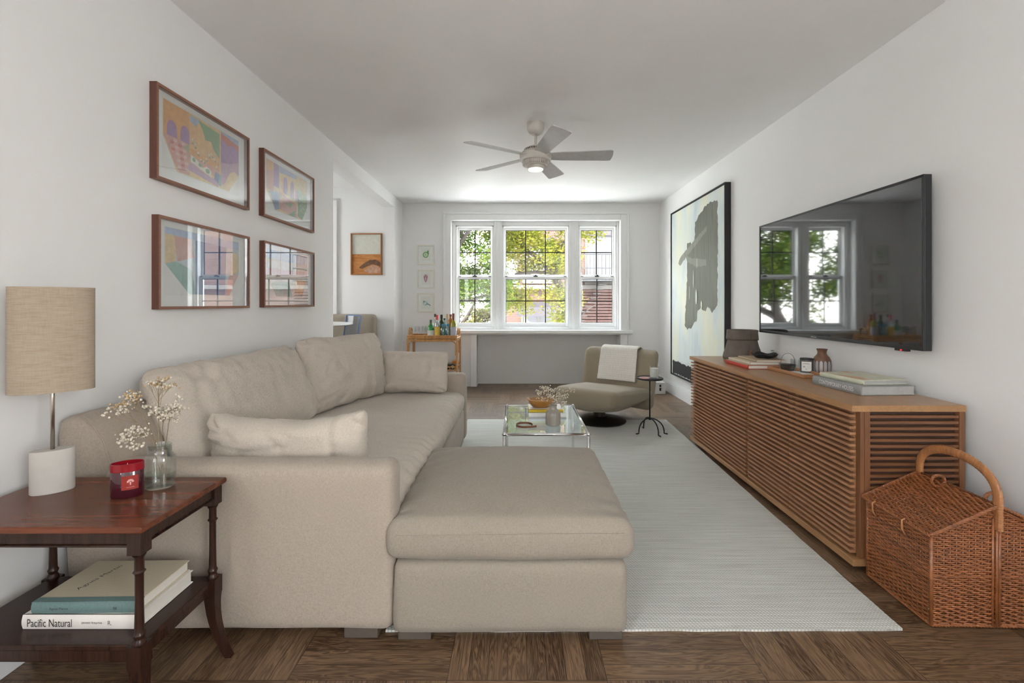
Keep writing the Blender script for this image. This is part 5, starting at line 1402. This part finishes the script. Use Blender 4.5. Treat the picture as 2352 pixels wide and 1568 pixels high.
for (px, z, col, lab, cn) in ((1040, .345, M_BLACK, 'black-ended bottle lying on the lower cart shelf', C_GOLD), (1029, .345, G_OLIVE, 'dark olive bottle lying deeper on the lower cart shelf', M_BLACK)):
    x = (px - 1188) * 6.0 / 1045
    r_ = thing('wine_bottle', lab, 'bottle', (x, 6.0, z), (rad(-90), 0, 0), 'bottles lying on the lower cart shelf')
    smooth_by_angle(MB().lathe([(.036, -.02), (.038, -.015), (.038, .14), (.014, .19), (.014, .23)], (0, 0, 0), 20).build('body', col, r_), 40)
    MB().lathe([(.020, -.024), (.022, -.018)], (0, 0, 0), 16).build('base_disc', cn, r_)
r_ = thing('wine_bottle', 'orange-ended bottle stacked behind the black-ended one on the lower shelf', 'bottle', ((1044 - 1188) * 6.05 / 1045, 6.07, .375), (rad(-90), 0, 0), 'bottles lying on the lower cart shelf')
smooth_by_angle(MB().lathe([(.040, -.02), (.042, -.015), (.042, .13), (.014, .18)], (0, 0, 0), 20).build('body', bg_('orange_bottle_end', (.60, .22, .03), .3), r_), 40)

# ------------------------------------------------------------------ dining alcove furniture
bn = thing('bench', 'tall-backed taupe upholstered bench in the dining alcove', 'bench', (-2.35, 5.80, .22))
MB().softbox((0, .12, .45), (1.03, .16, .74), .05, .05).build('backrest', M_BENCH, bn, smooth=True)
MB().softbox((0, -.16, .42), (1.03, .50, .14), .05, .05).build('seat', M_BENCH, bn, smooth=True)
MB().softbox((0, -.12, .22), (1.0, .42, .28), .03, .06).build('base', M_BENCH, bn, smooth=True)
for (x, y) in ((-.45, -.3), (.45, -.3), (-.45, .12), (.45, .12)): MB().box(x - .02, y - .02, 0, x + .02, y + .02, .10).build('leg', M_BLACK, bn)
rt = thing('round_table', 'round white pedestal table in the dining alcove', 'table', (-2.37, 4.95, .22))
smooth_by_angle(MB().lathe([(0, .718), (.53, .718), (.55, .726), (.55, .737), (.54, .740), (0, .740)], (0, 0, 0), 56).build('table_top', M_WHITE, rt), 40)
smooth_by_angle(MB().lathe([(.24, 0), (.25, .01), (.12, .03), (.04, .12), (.03, .3), (.05, .6), (.12, .718)], (0, 0, 0), 32).build('pedestal', M_WHITE, rt), 60)
gc = thing('ghost_chair', 'transparent blue-edged acrylic dining chair by the white table', 'chair', (-2.03, 5.13, .22), rad(42))
q = MB(); rows = []
for i in range(13):
    z = .42 + .40 * i / 12; row = []
    for k in range(17):
        u = -1 + 2 * k / 16; wdt = .20 + .02 * i / 12
        row.append(q.bm.verts.new((.20 + .05 * i / 12 - .10 * u * u * .6, u * wdt, z)))
    rows.append(row)
for a, b in zip(rows, rows[1:]):
    for k in range(16): q.face([a[k], a[k + 1], b[k + 1], b[k]])
q.build('backrest', M_GLASS_BLUE, gc, smooth=True)
M_BLUEEDGE = plain('blue_acrylic_edge', (.12, .22, .50), .2)
q = MB().tube([(r[0].co.x, r[0].co.y, r[0].co.z) for r in []] or [(.14, -.20, .42), (.15, -.205, .55), (.17, -.21, .70), (.19, -.215, .815), (.215, -.15, .82), (.25, 0, .82), (.215, .15, .82), (.19, .215, .815), (.15, .205, .55), (.14, .20, .42)], .006, 6)
q.build('edge', M_BLUEEDGE, gc, smooth=True)
MB().softbox((0, 0, .425), (.40, .40, .02), .009, .05).build('seat', M_GLASS_BLUE, gc, smooth=True)
for (x, y) in ((-.17, -.17), (.17, -.17), (.17, .17), (-.17, .17)): MB().tube([(x, y, .42), (x * 1.15, y * 1.15, 0)], .012, 8).build('leg', M_BLUEEDGE, gc, smooth=True)

# ------------------------------------------------------------------ outside
def brick_mat(name, c1, c2, mort):
    s = NT(name); b = s.n('TexBrick'); b.inputs['Scale'].default_value = 1.0; b.inputs['Brick Width'].default_value = .22; b.inputs['Row Height'].default_value = .075; b.inputs['Mortar Size'].default_value = .008
    b.inputs['Color1'].default_value = (*c1, 1); b.inputs['Color2'].default_value = (*c2, 1); b.inputs['Mortar'].default_value = (*mort, 1)
    s.l(s.coords((1, 1, 1), (rad(90), 0, 0)), b.inputs[0]); s.l(b.outputs[0], s.b.inputs['Base Color']); s.b.inputs['Roughness'].default_value = .9; return s.m
M_BRICK = brick_mat('red_brick', (.046, .018, .013), (.062, .028, .021), (.06, .048, .042))
M_STONE = plain('pale_stone', (.075, .068, .063), .8); M_DARKST = plain('purple_grey_cornice', (.022, .017, .024), .7); M_CURT = plain('white_curtain', (.07, .07, .078), .8)
M_SHUT = plain('brown_louvre', (.065, .032, .027), .7); M_ASPH = plain('street', (.75, .73, .70), .9); M_FOL2 = None  # street tone raised to bounce daylight up onto the ceiling
GZ = -4.5
st_ = struct('ground_street', MB().box(-35, -30, GZ - .2, 35, 45, GZ), M_ASPH)
FY = 16.0
bd = thing('brick_building', 'red brick apartment building across the street', 'building', (4.5, FY, GZ))
def W_(mb): bmesh.ops.translate(mb.bm, verts=mb.bm.verts, vec=(-4.5, -FY, -GZ)); return mb
W_(MB().box(-.9, FY, GZ, 10, FY + 8, 5.2)).build('facade', M_BRICK, bd)
W_(MB().box(-1.0, FY - .25, 5.2, 10.1, FY + .1, 5.5)).build('cornice', M_DARKST, bd)
for (x0, x1, z0, z1) in ((2.45, 3.65, 1.95, 3.55), (.25, 1.15, 2.0, 3.2), (4.6, 5.7, 1.95, 3.55), (.2, 1.3, -.6, .95), (-.7, -.05, 2.0, 3.2)):
    W_(MB().box(x0 - .08, FY - .05, z0 - .12, x1 + .08, FY + .02, z0).box(x0 - .06, FY - .04, z0, x0, FY + .02, z1).box(x1, FY - .04, z0, x1 + .06, FY + .02, z1).box((x0 + x1) / 2 - .04, FY - .03, z0, (x0 + x1) / 2 + .04, FY + .0, z1).box(x0, FY - .022, (z0 + z1) / 2 - .04, x1, FY + .005, (z0 + z1) / 2 + .04)).build('window_frame', M_STONE, bd)
    W_(MB().box(x0, FY - .012, z0, x1, FY + .0, z1)).build('window_pane', M_CURT, bd)
    W_(MB().box(x0 - .15, FY - .10, z1, x1 + .15, FY + .02, z1 + .28)).build('lintel', M_DARKST, bd)
W_(MB().box(-.9, FY - .18, 1.68, 10, FY + .02, 1.82)).build('ledge', M_STONE, bd)
lv = MB()
for i in range(13): lv.obox((3.3, FY - .08, .28 + i * .105), (2.6, .14, .03), Matrix.Rotation(rad(25), 3, 'X'))
lv.box(1.95, FY - .02, .2, 4.65, FY + .01, 1.65)
W_(lv).build('louvres', M_SHUT, bd)
W_(MB().box(.0, FY - .9, .95, 1.6, FY, 1.05).box(.0, FY - .9, .75, 1.6, FY - .85, .95)).build('shade_awning', M_DARKST, bd)  # dark slab added to stand for the shadowed entrance
fe = MB()
fe.box(1.9, FY - 1.0, 1.92, 4.2, FY, 1.96)
for z in (2.35, 2.80): fe.tube([(1.9, FY, z), (1.9, FY - 1.0, z), (4.2, FY - 1.0, z), (4.2, FY, z)], .018, 6)
for k in range(19): fe.tube([(1.9 + k * .1278, FY - 1.0, 1.94), (1.9 + k * .1278, FY - 1.0, 2.80)], .010, 5)
for k in range(9): fe.box(2.0 + .09 * k, FY - .8, .6 + .15 * k, 2.25 + .09 * k, FY - .2, .62 + .15 * k)
W_(fe).build('fire_escape', M_IRON, bd)
# low white building and house beyond on the left
hb = thing('white_house', 'low white house far beyond the trees on the left', 'building', (-5.5, 24, GZ))
def H_(mb): bmesh.ops.translate(mb.bm, verts=mb.bm.verts, vec=(5.5, -24, -GZ)); return mb
H_(MB().box(-9, 24, GZ, -1.5, 30, .9)).build('walls', plain('white_render', (.2, .195, .19), .8), hb)
H_(MB().prism([(23.7, .9), (30.3, .9), (27, 2.0)], 0, -9.2, -1.3)).build('roof', plain('slate_roof', (.25, .22, .22), .8), hb)
H_(MB().box(-4.2, 23.98, -.6, -3.4, 24, .4).box(-7, 23.98, -.6, -6.2, 24, .4)).build('window_pane', M_DARKST, hb)

def leaf_mat(name, c1, c2, c3):
    s = NT(name); s.t.nodes.remove(s.b)
    n = s.noise(s.coords((1, 1, 1)), 3.0, 2); n2 = s.noise(s.coords((1, 1, 1)), 40.0, 1)
    v = s.math('ADD', s.math('MULTIPLY', n, .6), s.math('MULTIPLY', n2, .4))
    col = s.ramp(v, [(.36, c1), (.5, c2), (.62, c3)])
    d = s.n('BsdfDiffuse'); t = s.n('BsdfTranslucent'); s.l(col, d.inputs[0]); s.l(col, t.inputs[0])
    m = s.n('MixShader'); m.inputs[0].default_value = .45; s.l(d.outputs[0], m.inputs[1]); s.l(t.outputs[0], m.inputs[2]); s.l(m.outputs[0], s.o.inputs[0]); return s.m
M_LEAFG = leaf_mat('green_leaves', (.012, .032, .005), (.045, .08, .010), (.12, .13, .025))
M_LEAFY = leaf_mat('yellow_green_leaves', (.035, .05, .006), (.11, .115, .014), (.20, .165, .03))
M_BARK = plain('tree_bark', (.02, .014, .011), .9, var=.3, scale=10)
def tree(label, base, crowns, leafm, nleaf, size, seed, limbs):
    r_ = random.Random(seed); root = thing('tree', label, 'tree', base)
    tk = MB()
    for pts, r0, r1 in limbs:
        n = len(pts); P_ = []
        for a, b in zip(pts, pts[1:]):
            for k in range(4): P_.append(Vector(a).lerp(Vector(b), k / 4) + Vector((r_.uniform(-.04, .04), r_.uniform(-.04, .04), r_.uniform(-.04, .04))))
        P_.append(Vector(pts[-1])); P_ = [p - Vector(base) for p in P_]
        tk.tube(P_, [r0 + (r1 - r0) * i / (len(P_) - 1) for i in range(len(P_))], 7)
        for _ in range(7):
            p = r_.choice(P_[len(P_) // 3:]); e_ = p + Vector((r_.uniform(-.8, .8), r_.uniform(-.5, .5), r_.uniform(-.3, .7)))
            tk.tube([p, p.lerp(e_, .5) + Vector((0, 0, .06)), e_], [r1 * .8, r1 * .5, r1 * .2], 4)
    tk.build('branches', M_BARK, root, smooth=True)
    lf = MB()
    clumps = []
    for (c, rad_, k) in crowns:
        for _ in range(k): 
            while True:
                v = Vector((r_.uniform(-1, 1), r_.uniform(-1, 1), r_.uniform(-1, 1)))
                if v.length <= 1: break
            clumps.append(Vector(c) + Vector((v.x * rad_[0], v.y * rad_[1], v.z * rad_[2])) - Vector(base))
    for i in range(nleaf):
        c = r_.choice(clumps); p = c + Vector((r_.gauss(0, .16), r_.gauss(0, .16), r_.gauss(0, .12)))
        a = Vector((r_.gauss(0, 1), r_.gauss(0, 1), r_.gauss(0, .6))).normalized(); b = a.orthogonal().normalized() * r_.uniform(.4, .6); s__ = size * r_.uniform(.6, 1.3)
        lf.face([lf.bm.verts.new(p - a * s__), lf.bm.verts.new(p + b * s__ - a * s__ * .1), lf.bm.verts.new(p + a * s__), lf.bm.verts.new(p - b * s__ - a * s__ * .1)])
    lf.build('foliage', leafm, root, fix=False)
tree('leafy green tree filling the left window pane', (-3.4, 11.0, GZ), [((-1.8, 11, 2.6), (1.5, 1.2, 1.4), 90), ((-1.2, 11.3, 1.5), (1.0, 1.0, .5), 30), ((-3.2, 11, 2.0), (1.0, 1.2, 2.0), 30)], M_LEAFG, 32000, .046, 4,
     [([(-3.4, 11, GZ), (-3.2, 11, -1.0), (-2.6, 11, .6), (-1.9, 10.8, 1.9), (-1.1, 10.9, 3.0)], .22, .04), ([(-3.2, 11, -.6), (-2.4, 11, .9), (-1.6, 11, 1.25), (-.6, 11, 1.35)], .12, .03), ([(-2.6, 11, .6), (-1.6, 11, .2), (-1.0, 11, .3)], .07, .02)])
tree('sunlit yellow-green tree outside the middle window', (2.1, 12.0, GZ), [((.3, 12, 3.0), (1.2, .9, .75), 44), ((.9, 12, 2.4), (.9, .8, .5), 14), ((-.1, 12.2, 1.25), (.6, .7, .35), 9), ((1.15, 12, 1.2), (.35, .5, .7), 9), ((1.9, 12, 2.9), (.5, .6, .4), 5)], M_LEAFY, 15000, .046, 9,
     [([(2.1, 12, GZ), (1.9, 12, -1.0), (1.5, 12, .6), (1.0, 12, 1.9), (.3, 12, 2.6), (-.6, 12, 3.1)], .17, .03), ([(1.5, 12, .6), (.9, 12, 2.0), (.0, 11.9, 1.95), (-.6, 12, 1.5)], .06, .02), ([(1.0, 12, 1.9), (1.2, 12, 2.8), (1.7, 12, 3.3)], .06, .02)])
tree('distant scrubby tree low behind the left window', (-2.6, 17, GZ), [((-2.4, 17, .3), (1.6, 1.2, 1.1), 40), ((-3.2, 17, 2.4), (1.6, 1.2, 1.6), 30)], leaf_mat('olive_leaves', (.022, .025, .008), (.06, .06, .018), (.12, .10, .04)), 8000, .07, 12,
     [([(-2.6, 17, GZ), (-2.5, 17, -1), (-2.1, 17, .2), (-1.6, 17, 1.2)], .2, .04)])
